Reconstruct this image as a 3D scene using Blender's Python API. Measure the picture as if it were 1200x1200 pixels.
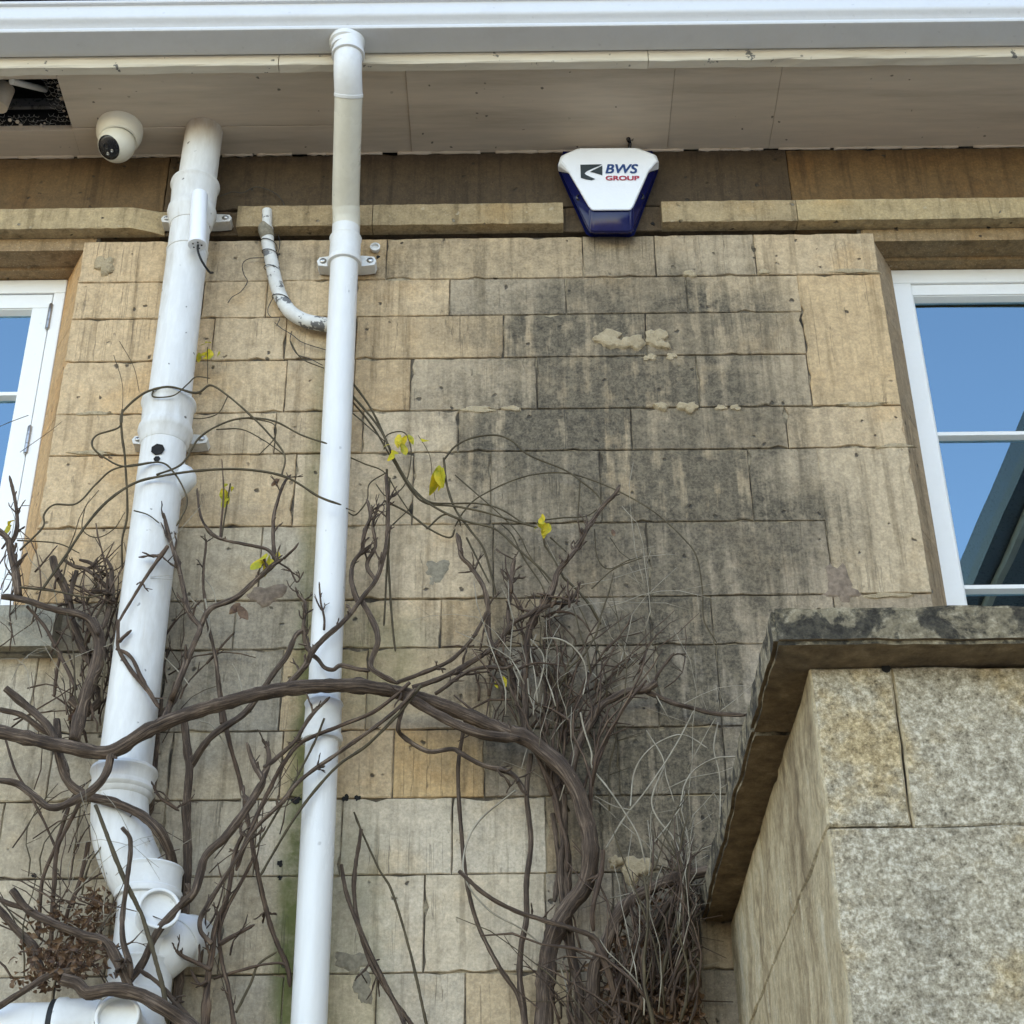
import bpy, bmesh, math, random
import numpy as np
from mathutils import Vector, noise as mnoise
for o in list(bpy.data.objects): bpy.data.objects.remove(o)
S = bpy.context.scene
COL = S.collection
rnd = random.Random(7)
R = math.radians

# ------------------------------------------------------------------ camera
FPX = 2000.0                      # focal length in pixels of the 1200 px photograph
TH, RO = R(32.4), R(0.65)         # pitch up, roll
CAM = np.array([0, -3.3, 1.6])
vF = np.array([0, math.cos(TH), math.sin(TH)]); vX = np.array([1., 0, 0]); vU0 = np.array([0, -math.sin(TH), math.cos(TH)])
vR = math.cos(RO)*vX - math.sin(RO)*vU0
vU = math.cos(RO)*vU0 + math.sin(RO)*vX
cd = bpy.data.cameras.new('camera'); cam = bpy.data.objects.new('camera', cd); COL.objects.link(cam)
cd.sensor_width = 36; cd.lens = 36*FPX/1200; cd.clip_start = .02; cd.clip_end = 2000
from mathutils import Matrix
M4 = Matrix(((vR[0], vU[0], -vF[0], CAM[0]), (vR[1], vU[1], -vF[1], CAM[1]), (vR[2], vU[2], -vF[2], CAM[2]), (0, 0, 0, 1)))
cam.matrix_world = M4
S.camera = cam

# ------------------------------------------------------------------ sky, sun, exposure
SUN_EL, SUN_AZ = R(30), R(12)     # the sun stands behind the house, a little to the right (azimuth from +Y towards +X)
W = bpy.data.worlds.new('World'); S.world = W; W.use_nodes = True
wn = W.node_tree.nodes; wl = W.node_tree.links
sky = wn.new('ShaderNodeTexSky'); sky.sky_type = 'NISHITA'; sky.sun_disc = False
sky.sun_elevation = SUN_EL; sky.sun_rotation = SUN_AZ
sky.air_density = 1.0; sky.dust_density = .5; sky.ozone_density = 1.5
wn['Background'].inputs['Strength'].default_value = 0.15
wl.new(sky.outputs[0], wn['Background'].inputs[0])
sl = bpy.data.lights.new('sun', 'SUN'); sl.energy = 4.0; sl.angle = R(.5); sl.color = (1, .94, .85)
sun = bpy.data.objects.new('sun', sl); COL.objects.link(sun)
sd = Vector((math.sin(SUN_AZ)*math.cos(SUN_EL), math.cos(SUN_AZ)*math.cos(SUN_EL), math.sin(SUN_EL)))
sun.rotation_euler = sd.to_track_quat('Z', 'Y').to_euler()
vs = S.view_settings; vs.view_transform = 'Standard'; vs.look = 'None'; vs.gamma = 1; vs.exposure = 2.45
vs.use_white_balance = True; vs.white_balance_temperature = 7900; vs.white_balance_tint = 15   # the phone's balance for open shade
S.render.engine = 'CYCLES'
S.cycles.max_bounces = 7; S.cycles.diffuse_bounces = 4; S.cycles.glossy_bounces = 3; S.cycles.transparent_max_bounces = 6

# ------------------------------------------------------------------ measuring helpers: photograph pixel -> point on a real plane
def ray(px, py): return vF + vR*(px-600)/FPX - vU*(py-600)/FPX
def at(px, py, Y=0.):
    d = ray(px, py); return Vector(CAM + d*((Y-CAM[1])/d[1]))
def atz(px, py, Z):
    d = ray(px, py); return Vector(CAM + d*((Z-CAM[2])/d[2]))

# ------------------------------------------------------------------ object helpers
def link(name, me, mat=None, parent=None):
    o = bpy.data.objects.new(name, me); COL.objects.link(o)
    if mat is not None and me is not None and not me.materials: me.materials.append(mat)
    if parent is not None: o.parent = parent
    return o
def tag(o, label, cat, group=None, kind=None):
    if label: o['label'] = label
    if cat: o['category'] = cat
    if group: o['group'] = group
    if kind: o['kind'] = kind
    return o
def thing(name, label, cat, group=None):
    return tag(link(name, None), label, cat, group)
def mesh(name, v, f, smooth=False, sharp=None):
    me = bpy.data.meshes.new(name); me.from_pydata([tuple(p) for p in v], [], f); me.validate(); me.update()
    bm = bmesh.new(); bm.from_mesh(me); bmesh.ops.recalc_face_normals(bm, faces=bm.faces); bm.to_mesh(me); bm.free()
    if smooth:
        me.polygons.foreach_set('use_smooth', [True]*len(me.polygons))
        if sharp: me.set_sharp_from_angle(angle=R(sharp))
    return me
def boxme(name, x0, x1, y0, y1, z0, z1, bev=.0):
    bm = bmesh.new(); bmesh.ops.create_cube(bm, size=1)
    for v in bm.verts:
        v.co = Vector((x0+(v.co.x+.5)*(x1-x0), y0+(v.co.y+.5)*(y1-y0), z0+(v.co.z+.5)*(z1-z0)))
    if bev: bmesh.ops.bevel(bm, geom=bm.edges[:], offset=bev, segments=2, affect='EDGES', profile=.5)
    me = bpy.data.meshes.new(name); bm.to_mesh(me); bm.free(); return me
def box(name, x0, x1, y0, y1, z0, z1, mat, parent=None, bev=.002):
    return link(name, boxme(name, x0, x1, y0, y1, z0, z1, bev), mat, parent)
def prism(name, poly, axis, a, b, mat, parent=None, smooth=False, sharp=30):
    """polygon (u,v) extruded along axis: 'x' -> (y,z), 'z' -> (x,y)"""
    n = len(poly); v = []
    for t in (a, b):
        for (p, q) in poly: v.append((t, p, q) if axis == 'x' else ((p, t, q) if axis == 'y' else (p, q, t)))
    f = [tuple(range(n)), tuple(range(2*n-1, n-1, -1))] + [(i, (i+1) % n, n+(i+1) % n, n+i) for i in range(n)]
    return link(name, mesh(name, v, f, smooth, sharp), mat, parent)

def crom(pts, step):
    """Catmull-Rom resample of a list of vectors (any length tuples)"""
    P = [np.array(p, float) for p in pts]
    if len(P) == 2: P = [P[0], (P[0]+P[1])/2, P[1]]
    P = [2*P[0]-P[1]] + P + [2*P[-1]-P[-2]]
    out = []
    for i in range(1, len(P)-2):
        p0, p1, p2, p3 = P[i-1], P[i], P[i+1], P[i+2]
        n = max(1, int(np.linalg.norm((p2-p1)[:3])/step))
        for k in range(n):
            t = k/n
            out.append(.5*((2*p1)+(-p0+p2)*t+(2*p0-5*p1+4*p2-p3)*t*t+(-p0+3*p1-3*p2+p3)*t**3))
    out.append(P[-2]); return out
def tube(pts, radii=None, sides=10, smooth_step=None, gnarl=0., seed=0, V=None, F=None, UV=None):
    """swept tube; pts are (x,y,z,r). Appends to V,F,UV"""
    if smooth_step: pts = crom(pts, smooth_step)
    P = np.array([p[:3] for p in pts], float); r = np.array([p[3] for p in pts], float)
    n = len(P)
    if n < 2: return
    T = np.gradient(P, axis=0); T /= np.linalg.norm(T, axis=1)[:, None]+1e-12
    a = np.array([0, 0, 1.]) if abs(T[0][2]) < .9 else np.array([1., 0, 0])
    u = np.cross(T[0], a); u /= np.linalg.norm(u)
    base = len(V); L = 0.
    ang = np.arange(sides)*2*math.pi/sides
    for i in range(n):
        u = u - T[i]*np.dot(u, T[i]); u /= np.linalg.norm(u)+1e-12
        w = np.cross(T[i], u)
        if i: L += np.linalg.norm(P[i]-P[i-1])
        rr = np.full(sides, r[i])
        if gnarl:
            for k in range(sides):
                q = Vector((math.cos(ang[k])*1.6+seed*3.1, math.sin(ang[k])*1.6, L*(.28/max(r[i], .003))))
                q2 = Vector((math.cos(ang[k]+L*6)*4.2+seed, math.sin(ang[k]+L*6)*4.2, L*14))
                rr[k] *= 1+gnarl*(.9*mnoise.noise(q)+.55*mnoise.noise(q2))
        for k in range(sides):
            V.append(tuple(P[i]+(u*math.cos(ang[k])+w*math.sin(ang[k]))*rr[k]))
            UV.append((k/sides*2*math.pi*r[i], L))
    for i in range(n-1):
        for k in range(sides):
            k2 = (k+1) % sides
            F.append((base+i*sides+k, base+i*sides+k2, base+(i+1)*sides+k2, base+(i+1)*sides+k))
    F.append(tuple(base+k for k in range(sides))[::-1]); F.append(tuple(base+(n-1)*sides+k for k in range(sides)))
def tube_obj(name, V, F, UV, mat, parent, sharp=None):
    me = bpy.data.meshes.new(name); me.from_pydata(V, [], F)
    ul = me.uv_layers.new(name='UVMap')
    li = np.empty(len(me.loops), np.int32); me.loops.foreach_get('vertex_index', li)
    ul.data.foreach_set('uv', np.array(UV, np.float32)[li].ravel())
    me.polygons.foreach_set('use_smooth', [True]*len(me.polygons))
    if sharp: me.set_sharp_from_angle(angle=R(sharp))
    me.update(); return link(name, me, mat, parent)
def pipe(name, pts, mat, parent, sides=36, step=None, sharp=35):
    V, F, UV = [], [], []; tube(pts, sides=sides, smooth_step=step, V=V, F=F, UV=UV)
    return tube_obj(name, V, F, UV, mat, parent, sharp)
def lathe(name, prof, origin, axis, mat, parent, sides=40, sharp=35):
    """prof: (t along axis, radius)"""
    o = np.array(origin, float); a = np.array(axis, float); a /= np.linalg.norm(a)
    h = np.array([0, 0, 1.]) if abs(a[2]) < .9 else np.array([1., 0, 0])
    u = np.cross(a, h); u /= np.linalg.norm(u); w = np.cross(a, u)
    V, F = [], []
    for (t, r) in prof:
        for k in range(sides):
            g = 2*math.pi*k/sides; V.append(o+a*t+(u*math.cos(g)+w*math.sin(g))*r)
    for i in range(len(prof)-1):
        for k in range(sides):
            k2 = (k+1) % sides; F.append((i*sides+k, i*sides+k2, (i+1)*sides+k2, (i+1)*sides+k))
    F.append(tuple(range(sides))); F.append(tuple((len(prof)-1)*sides+k for k in range(sides)))
    return link(name, mesh(name, V, F, True, sharp), mat, parent)

# ------------------------------------------------------------------ material helpers
class Mt:
    def __init__(s, name, rough=.6, metal=0., ior=1.45):
        s.m = bpy.data.materials.new(name); s.m.use_nodes = True; s.t = s.m.node_tree
        s.b = s.t.nodes['Principled BSDF']; s.b.inputs['Roughness'].default_value = rough
        s.b.inputs['Metallic'].default_value = metal; s.b.inputs['IOR'].default_value = ior
    def n(s, ty, ins=None, **at_):
        nd = s.t.nodes.new('ShaderNode'+ty)
        for k, v in at_.items(): setattr(nd, k, v)
        for k, v in (ins or {}).items(): s.put(nd.inputs[k], v)
        return nd
    def put(s, sock, v):
        if isinstance(v, bpy.types.NodeSocket): s.t.links.new(v, sock)
        elif isinstance(v, (tuple, list)) and len(v) == 3 and sock.type == 'RGBA': sock.default_value = (*v, 1)
        else: sock.default_value = v
    def pos(s): return s.n('NewGeometry').outputs['Position']
    def nor(s): return s.n('NewGeometry').outputs['Normal']
    def scl(s, v, k): return s.n('VectorMath', {0: v, 1: k}, operation='MULTIPLY').outputs[0]
    def add(s, a, b): return s.n('VectorMath', {0: a, 1: b}, operation='ADD').outputs[0]
    def noise(s, v, sc=5., det=4., ro=.6, dist=0.):
        return s.n('TexNoise', {'Vector': v, 'Scale': sc, 'Detail': det, 'Roughness': ro, 'Distortion': dist}).outputs['Fac']
    def math(s, op, a, b=0., c=0., clamp=False): 
        nd = s.n('Math', {0: a, 1: b, 2: c}, operation=op); nd.use_clamp = clamp; return nd.outputs[0]
    def rng(s, x, a, b, c=0., d=1., smooth=True):
        return s.n('MapRange', {0: x, 1: a, 2: b, 3: c, 4: d}, interpolation_type='SMOOTHSTEP' if smooth else 'LINEAR').outputs[0]
    def mix(s, f, a, b, mode='MIX'):
        nd = s.n('Mix', data_type='RGBA', blend_type=mode); s.put(nd.inputs[0], f); s.put(nd.inputs[6], a); s.put(nd.inputs[7], b); return nd.outputs[2]
    def ramp(s, f, stops):
        nd = s.n('ValToRGB', {0: f}); e = nd.color_ramp.elements
        while len(e) < len(stops): e.new(.5)
        for i, (p, c) in enumerate(stops): e[i].position = p; e[i].color = (*c, 1)
        return nd.outputs[0]
    def sep(s, v): return s.n('SeparateXYZ', {0: v}).outputs
    def bump(s, h, st=.3, d=.01, prev=None):
        ins = {'Height': h, 'Strength': st, 'Distance': d}
        if prev is not None: ins['Normal'] = prev
        return s.n('Bump', ins).outputs[0]
    def out(s, col=None, nor=None, rough=None):
        if col is not None: s.put(s.b.inputs['Base Color'], col)
        if nor is not None: s.put(s.b.inputs['Normal'], nor)
        if rough is not None: s.put(s.b.inputs['Roughness'], rough)
        return s.m

def blob(m, P, cx, cz, rx, rz):
    """soft ellipse in the wall plane, 1 in the middle"""
    x, y, z = m.sep(P)
    a = m.math('DIVIDE', m.math('SUBTRACT', x, cx), rx); b = m.math('DIVIDE', m.math('SUBTRACT', z, cz), rz)
    d = m.math('SQRT', m.math('ADD', m.math('MULTIPLY', a, a), m.math('MULTIPLY', b, b)))
    return m.rng(d, .35, 1.05, 1., 0.)

def stone_mat(name, soots=(), greens=(), tool=1., speck=.4):
    m = Mt(name, .88); P = m.pos(); oi = m.n('ObjectInfo'); c = oi.outputs['Color']
    Po = m.add(P, m.scl(m.n('CombineXYZ', {0: oi.outputs['Random'], 1: 0., 2: oi.outputs['Random']}).outputs[0], (3.7, 1, 5.3)))
    n1 = m.noise(Po, 4.5, 4, .6); n2 = m.noise(P, 45, 5, .7); n3 = m.noise(P, 14, 5, .65); n4 = m.noise(P, 240, 2, .6)
    st = m.noise(m.scl(P, (34, 34, 2.2)), 1., 5, .65)
    c = m.mix(m.rng(n1, .5, .72, 0, .55), c, m.mix(1., c, (1.08, .90, .66), 'MULTIPLY'))
    c = m.mix(m.rng(n3, .28, .5, .55, 0), c, m.mix(1., c, (.68, .66, .62), 'MULTIPLY'))
    ng = m.noise(P, 150, 4, .75); v = m.math('MULTIPLY', m.rng(n2, .28, .72, .74, 1.24, False), m.rng(ng, .28, .72, .76, 1.24, False))
    c = m.mix(1., c, m.n('CombineXYZ', {0: v, 1: v, 2: v}).outputs[0], 'MULTIPLY')
    c = m.mix(m.rng(n4, .60, .72, 0, speck), c, (.60, .51, .37))
    # runs of dirt down the face
    c = m.mix(m.rng(st, .48, .70, 0, .8), c, m.mix(1., c, (.52, .50, .46), 'MULTIPLY'))
    # tooling drags: thin vertical scratches
    tl = m.noise(m.add(m.scl(Po, (46, 46, .8)), m.scl(m.n('TexNoise', {'Vector': P, 'Scale': 14.}).outputs['Color'], (.35, 0, .35))), 1., 2, .5)
    rid = m.math('ABSOLUTE', m.math('SUBTRACT', tl, .5))
    gate = m.rng(m.noise(Po, 5, 3, .5), .45, .6)
    line = m.math('MULTIPLY', m.rng(rid, 0., .007, 1., 0.), m.math('MULTIPLY', gate, .5*tool))
    sx = None
    if soots:
        Pd = m.add(P, m.scl(m.n('TexNoise', {'Vector': P, 'Scale': 6., 'Detail': 4.}).outputs['Color'], (.28, 0, .28)))
        Pd = m.add(Pd, (-.14, 0, -.14))
    for (cx, cz, rx, rz, k) in soots:
        b = m.math('MULTIPLY', blob(m, Pd, cx, cz, rx, rz), k)
        sx = b if sx is None else m.math('MAXIMUM', sx, b)
    if sx is not None:
        sx = m.math('MULTIPLY', sx, m.rng(m.math('ADD', m.math('MULTIPLY', n3, .45), m.math('MULTIPLY', st, .55)), .33, .56, .2, 1.25), clamp=True)
        sx = m.math('MULTIPLY', sx, m.rng(oi.outputs['Random'], 0., 1., .72, 1.1, False), clamp=True)
        soot = m.mix(m.rng(m.math('ADD', m.math('MULTIPLY', n2, .5), m.math('MULTIPLY', ng, .5)), .36, .64), (.042, .034, .024), (.19, .152, .10))
        c = m.mix(sx, c, soot)
    for (cx, cz, rx, rz, k) in greens:
        g = m.math('MULTIPLY', blob(m, P, cx, cz, rx, rz), m.rng(n3, .3, .6, .3*k, k))
        c = m.mix(g, c, (.10, .115, .032))
    c = m.mix(line, c, (.045, .037, .028))
    Pv = m.add(P, m.scl(m.n('TexNoise', {'Vector': P, 'Scale': 70., 'Detail': 2.}).outputs['Color'], (.016, .016, .016)))
    vo = m.n('TexVoronoi', {'Vector': Pv, 'Scale': 38., 'Randomness': 1.}); pit = m.math('MULTIPLY', m.rng(vo.outputs['Distance'], .10, .24, 1., 0.), m.rng(m.sep(vo.outputs['Color'])[0], .86, .9))
    vo2 = m.n('TexVoronoi', {'Vector': m.scl(Pv, (1, 1, 1.6)), 'Scale': 14., 'Randomness': 1.}); pit2 = m.math('MULTIPLY', m.rng(vo2.outputs['Distance'], .03, .085, 1., 0.), m.rng(m.sep(vo2.outputs['Color'])[0], .90, .93))
    pit = m.math('MAXIMUM', pit, pit2)
    c = m.mix(m.math('MULTIPLY', pit, .85), c, (.04, .033, .025))
    sc = m.math('MULTIPLY', m.rng(vo.outputs['Distance'], .10, .22, 1., 0.), m.rng(m.sep(vo.outputs['Color'])[1], .93, .95))
    c = m.mix(m.math('MULTIPLY', sc, .3), c, (.62, .55, .42))
    h = m.math('ADD', m.math('MULTIPLY', n2, .7), m.math('MULTIPLY', n3, .9))
    h = m.math('SUBTRACT', h, m.math('ADD', m.math('MULTIPLY', line, .5), m.math('MULTIPLY', pit, 1.3)))
    return m.out(c, m.bump(n4, .25, .0012, m.bump(h, .75, .006)))

# ------------------------------------------------------------------ materials
def AX(px, py): p = at(px, py); return p.x, p.z
def sblob(px, py, rpx, rpy, k): x, z = AX(px, py); return (x, z, rpx*.00215, rpy*.0026, k)
SOOT = [sblob(735, 385, 270, 90, .95), sblob(730, 500, 280, 120, 1.), sblob(800, 620, 230, 140, 1.), sblob(770, 880, 150, 240, 1.), sblob(620, 800, 130, 150, .7), sblob(800, 750, 130, 110, .9), sblob(640, 640, 110, 130, .7), sblob(300, 760, 150, 110, .35), sblob(560, 300, 300, 40, .4)]
GREEN = [sblob(352, 1080, 32, 330, .95), sblob(372, 640, 26, 330, .45), sblob(430, 770, 90, 70, .4), sblob(400, 1120, 60, 160, .35)]
M = {}
M['stone'] = stone_mat('bath_stone', SOOT, GREEN)
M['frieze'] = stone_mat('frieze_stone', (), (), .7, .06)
M['stone_plain'] = stone_mat('bath_stone_trim', (), (), .4)

m = Mt('mortar', .95); P = m.pos(); n = m.noise(P, 7, 6, .7)
M['mortar'] = m.out(m.ramp(n, [(.38, (.025, .02, .015)), (.5, (.10, .08, .056)), (.58, (.36, .29, .19))]), m.bump(n, .6, .006))
m = Mt('pale_mortar', .95); P = m.pos(); n = m.noise(P, 60, 6, .7)
n = m.math('ADD', m.math('MULTIPLY', n, .6), m.math('MULTIPLY', m.noise(P, 170, 4, .7), .4))
M['pale_mortar'] = m.out(m.ramp(n, [(.3, (.30, .225, .13)), (.7, (.60, .475, .31))]), m.bump(n, 1., .012))
m = Mt('cement', .95); P = m.pos(); n = m.noise(P, 70, 6, .7)
M['cement'] = m.out(m.mix(m.rng(n, .3, .7), (.17, .145, .105), (.31, .265, .19)), m.bump(n, .5, .003))
m = Mt('purple_cement', .95); P = m.pos(); n = m.noise(P, 70, 6, .7)
M['purple_cement'] = m.out(m.mix(m.rng(n, .3, .7), (.15, .11, .08), (.29, .215, .155)), m.bump(n, .5, .003))

def paint_mat(name, base, rough, dirt=.4, grain=(1, 1, 1), chips=0., dirtcol=(.25, .19, .12), rust=0.):
    m = Mt(name, rough); P = m.pos()
    n = m.noise(m.scl(P, grain), 9, 6, .65); nf = m.noise(m.scl(P, grain), 70, 5, .6)
    c = m.mix(m.rng(n, .46, .78, 0, dirt), base, dirtcol)
    c = m.mix(m.rng(nf, .35, .7, .16*min(1, dirt*2), 0), c, (.3, .27, .22))
    vo = m.n('TexVoronoi', {'Vector': m.add(P, m.scl(m.n('TexNoise', {'Vector': P, 'Scale': 90.}).outputs['Color'], (.012, .012, .012))), 'Scale': 42., 'Randomness': 1.})
    sp = m.math('MULTIPLY', m.rng(vo.outputs['Distance'], .10, .20, 1., 0.), m.rng(m.sep(vo.outputs['Color'])[0], .88, .91))
    c = m.mix(m.math('MULTIPLY', sp, min(1, dirt*1.6)), c, (.06, .05, .04))
    if rust:      # a brown tide mark where damp from the eaves has run down the pipe, and runs below the collars
        x_, y_, z_ = m.sep(P); k = m.math('MULTIPLY', m.rng(z_, 4.70, 4.82), m.rng(n, .25, .6, .3, 1.)); c = m.mix(m.math('MULTIPLY', k, rust), c, (.30, .20, .11))
        rn = m.noise(m.scl(P, (55, 55, 1.6)), 1., 4, .6); c = m.mix(m.rng(rn, .60, .72, 0, .45*rust), c, (.42, .33, .21))
    h = nf
    if chips:
        k = m.rng(m.noise(P, 26, 5, .6), .60-.05*chips, .63-.05*chips)
        c = m.mix(m.math('MULTIPLY', k, .9), c, (.10, .10, .10)); h = m.math('SUBTRACT', nf, m.math('MULTIPLY', k, 1.2))
    return m.out(c, m.bump(h, .25, .003), m.rng(n, .3, .8, rough, min(1, rough+.25)))
M['pvc'] = paint_mat('white_pvc', (.73, .72, .69), .25, .18, (1, 1, .2), 0, (.34, .29, .2), .22)
M['pvc_new'] = paint_mat('white_pvc_fitting', (.74, .735, .71), .3, .2)
M['pvc_bounce'] = paint_mat('bounce_tinted_pvc', (.68, .64, .53), .22, .2, (1, 1, .2))  # white pvc with warm light reflected off the wall painted into its colour
M['iron'] = paint_mat('white_painted_iron', (.72, .71, .68), .40, .55, (1, 1, .25), 0, (.34, .27, .18), .8)
M['old_paint'] = paint_mat('flaking_white_paint', (.68, .67, .63), .55, .45, (1, 1, 1), 1.)
M['gutter'] = paint_mat('gutter_paint', (.62, .62, .62), .35, .08)
M['frame'] = paint_mat('window_paint', (.82, .82, .80), .4, .05)
M['soffit'] = paint_mat('soffit_paint', (.62, .505, .39), .7, .5, (.10, 1, 1), 0, (.20, .155, .11))
M['batten'] = paint_mat('batten_paint', (.72, .65, .53), .7, .40, (.15, 1, 1), -.9, (.30, .2, .1))
M['cream'] = paint_mat('cream_plastic', (.76, .72, .61), .4, .05)
M['boxwhite'] = paint_mat('alarm_cover_plastic', (.80, .81, .83), .3, .03)
def flat(name, col, rough=.5, metal=0., ior=1.45):
    m = Mt(name, rough, metal, ior); n = m.noise(m.pos(), 90, 4, .6)
    return m.out(m.mix(m.rng(n, .3, .7), tuple(k*.85 for k in col), tuple(min(1, k*1.1) for k in col)), None, m.rng(n, .3, .7, rough*.85, min(1, rough*1.15)))
M['blue'] = flat('blue_lens', (.004, .007, .06), .14, 0, 1.3)
M['black'] = flat('black_plastic', (.012, .012, .014), .25)
M['rubber'] = flat('black_rubber', (.015, .015, .015), .7)
M['steel'] = flat('steel', (.45, .44, .42), .35, 1.)
M['wire'] = flat('wire', (.035, .032, .028), .5)
M['dark'] = flat('dark_void', (.012, .011, .010), .95)
M['logo_dark'] = flat('logo_charcoal', (.025, .035, .038), .5)
M['logo_blue'] = flat('logo_blue', (.012, .05, .17), .5)
M['logo_red'] = flat('logo_red', (.42, .03, .06), .5)
M['slate'] = flat('roof_slate', (.07, .075, .085), .6)
M['wingdark'] = flat('dark_eaves_paint', (.055, .055, .058), .3)
M['blind'] = flat('blind_cloth', (.36, .37, .40), .9)
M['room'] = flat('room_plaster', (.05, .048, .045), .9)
M['lead'] = flat('lead_sheet', (.18, .18, .19), .5)

m = Mt('window_glass'); t = m.t; t.nodes.remove(m.b)
gl = m.n('BsdfGlossy', {'Roughness': .0, 'Color': (.50, .82, 1)}); tr = m.n('BsdfTransparent', {'Color': (.82, .86, .86)})
fr = m.n('Fresnel', {'IOR': 3.4}); wob = m.bump(m.noise(m.pos(), 3.5, 1, .4), .03, .02)
m.put(gl.inputs['Normal'], wob)
ms = m.n('MixShader', {0: fr.outputs[0], 1: tr.outputs[0], 2: gl.outputs[0]}); t.links.new(ms.outputs[0], t.nodes['Material Output'].inputs[0])
M['glass'] = m.m

def bark_mat(name, lo, mid, hi, furrow=1.):
    m = Mt(name, .8); uv = m.n('UVMap').outputs[0]; P = m.pos()
    n = m.noise(m.scl(uv, (260, 16, 1)), 1., 5, .68, .5); n2 = m.noise(P, 22, 5, .6); nf = m.noise(P, 220, 4, .6)
    c = m.ramp(m.math('ADD', m.math('MULTIPLY', n, .75), m.math('MULTIPLY', n2, .25)), [(.36, lo), (.50, mid), (.66, hi)])
    c = m.mix(m.rng(n2, .5, .75, 0, .5), c, m.mix(1., c, (1.25, 1.2, 1.12), 'MULTIPLY'))
    return m.out(c, m.bump(nf, .3, .001, m.bump(n, .9*furrow, .0045)))
M['bark'] = bark_mat('vine_bark', (.018, .010, .006), (.085, .054, .035), (.26, .185, .13))
M['twig'] = bark_mat('twig_bark', (.018, .010, .006), (.078, .046, .029), (.21, .14, .09), .6)
M['stem'] = bark_mat('green_stem', (.03, .022, .011), (.075, .055, .028), (.13, .10, .055), .4)
M['straw'] = bark_mat('dead_straw', (.15, .12, .08), (.32, .275, .205), (.50, .45, .36), .4)
def leaf_mat(name, a, b):
    m = Mt(name, .55); n = m.noise(m.pos(), 45, 4, .6)
    c = m.mix(m.rng(n, .35, .65), a, b); m.put(m.b.inputs['Subsurface Weight'], .0)
    tl = m.n('BsdfTranslucent', {'Color': c}); ms = m.n('MixShader', {0: .3, 1: m.b.outputs[0], 2: tl.outputs[0]})
    m.t.links.new(ms.outputs[0], m.t.nodes['Material Output'].inputs[0]); return m.out(c)
M['leaf'] = leaf_mat('yellow_leaf', (.70, .52, .03), (.36, .36, .03))
M['dry'] = leaf_mat('dry_leaf', (.09, .045, .026), (.22, .125, .065))

# porch: limestone with lichen; the sheltered sides are streaked brown, the exposed front is mottled grey
m = Mt('porch_stone', .92); P = m.pos(); N_ = m.nor()
n1 = m.noise(P, 55, 6, .78); n2 = m.noise(P, 6, 6, .7); n3 = m.noise(P, 170, 4, .78)
mm = m.math('ADD', m.math('MULTIPLY', n1, .5), m.math('MULTIPLY', n3, .5))
front = m.ramp(mm, [(.36, (.085, .068, .046)), (.44, (.28, .232, .16)), (.51, (.44, .375, .27)), (.60, (.74, .665, .53))])
front = m.mix(m.rng(n2, .5, .68, 0, .85), front, m.mix(1., front, (1.02, .86, .60), 'MULTIPLY'))
front = m.mix(m.rng(n2, .34, .48, .75, 0), front, m.mix(1., front, (.60, .60, .60), 'MULTIPLY'))
st = m.noise(m.add(m.scl(P, (20, 11, 1.5)), m.scl(m.n('TexNoise', {'Vector': P, 'Scale': 12.}).outputs['Color'], (.9, .9, .9))), 1., 7, .7)
side = m.ramp(st, [(.30, (.15, .10, .055)), (.43, (.40, .30, .175)), (.54, (.60, .48, .30)), (.68, (.70, .61, .44))])
side = m.mix(1., side, m.ramp(n1, [(.3, (.6, .6, .6)), (.7, (1.15, 1.15, 1.15))]), 'MULTIPLY')
fx = m.rng(m.math('ABSOLUTE', m.sep(N_)[0]), .5, .8)
c = m.mix(fx, front, side)
M['porch'] = m.out(c, m.bump(n3, .5, .0025, m.bump(n1, .9, .007)))
m = Mt('coping_stone', .94); P = m.pos(); N_ = m.nor()
n1 = m.noise(P, 60, 6, .74); n2 = m.noise(P, 17, 7, .68, .3)
top = m.ramp(n1, [(.34, (.11, .088, .055)), (.55, (.28, .23, .15)), (.7, (.50, .43, .31))])
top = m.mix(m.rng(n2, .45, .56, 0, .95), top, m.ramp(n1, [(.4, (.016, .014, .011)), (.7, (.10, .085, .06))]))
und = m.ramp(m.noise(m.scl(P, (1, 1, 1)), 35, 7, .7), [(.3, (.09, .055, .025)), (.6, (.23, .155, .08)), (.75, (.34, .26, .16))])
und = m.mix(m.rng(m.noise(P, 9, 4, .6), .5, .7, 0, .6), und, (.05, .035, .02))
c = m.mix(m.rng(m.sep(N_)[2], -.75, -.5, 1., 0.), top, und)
M['coping'] = m.out(c, m.bump(n1, .9, .008))

m = Mt('paving', .9); P = m.pos(); n = m.noise(P, 3, 6, .7); nf = m.noise(P, 80, 4, .6)
M['ground'] = m.out(m.mix(m.rng(nf, .3, .7), m.mix(n, (.10, .09, .068), (.16, .14, .105)), (.20, .18, .14)), m.bump(nf, .5, .01))

# ------------------------------------------------------------------ the setting
bm = bmesh.new(); bmesh.ops.create_grid(bm, x_segments=8, y_segments=8, size=400)
me = bpy.data.meshes.new('ground'); bm.to_mesh(me); bm.free()
tag(link('ground', me, M['ground']), None, None, None, 'structure')

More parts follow.
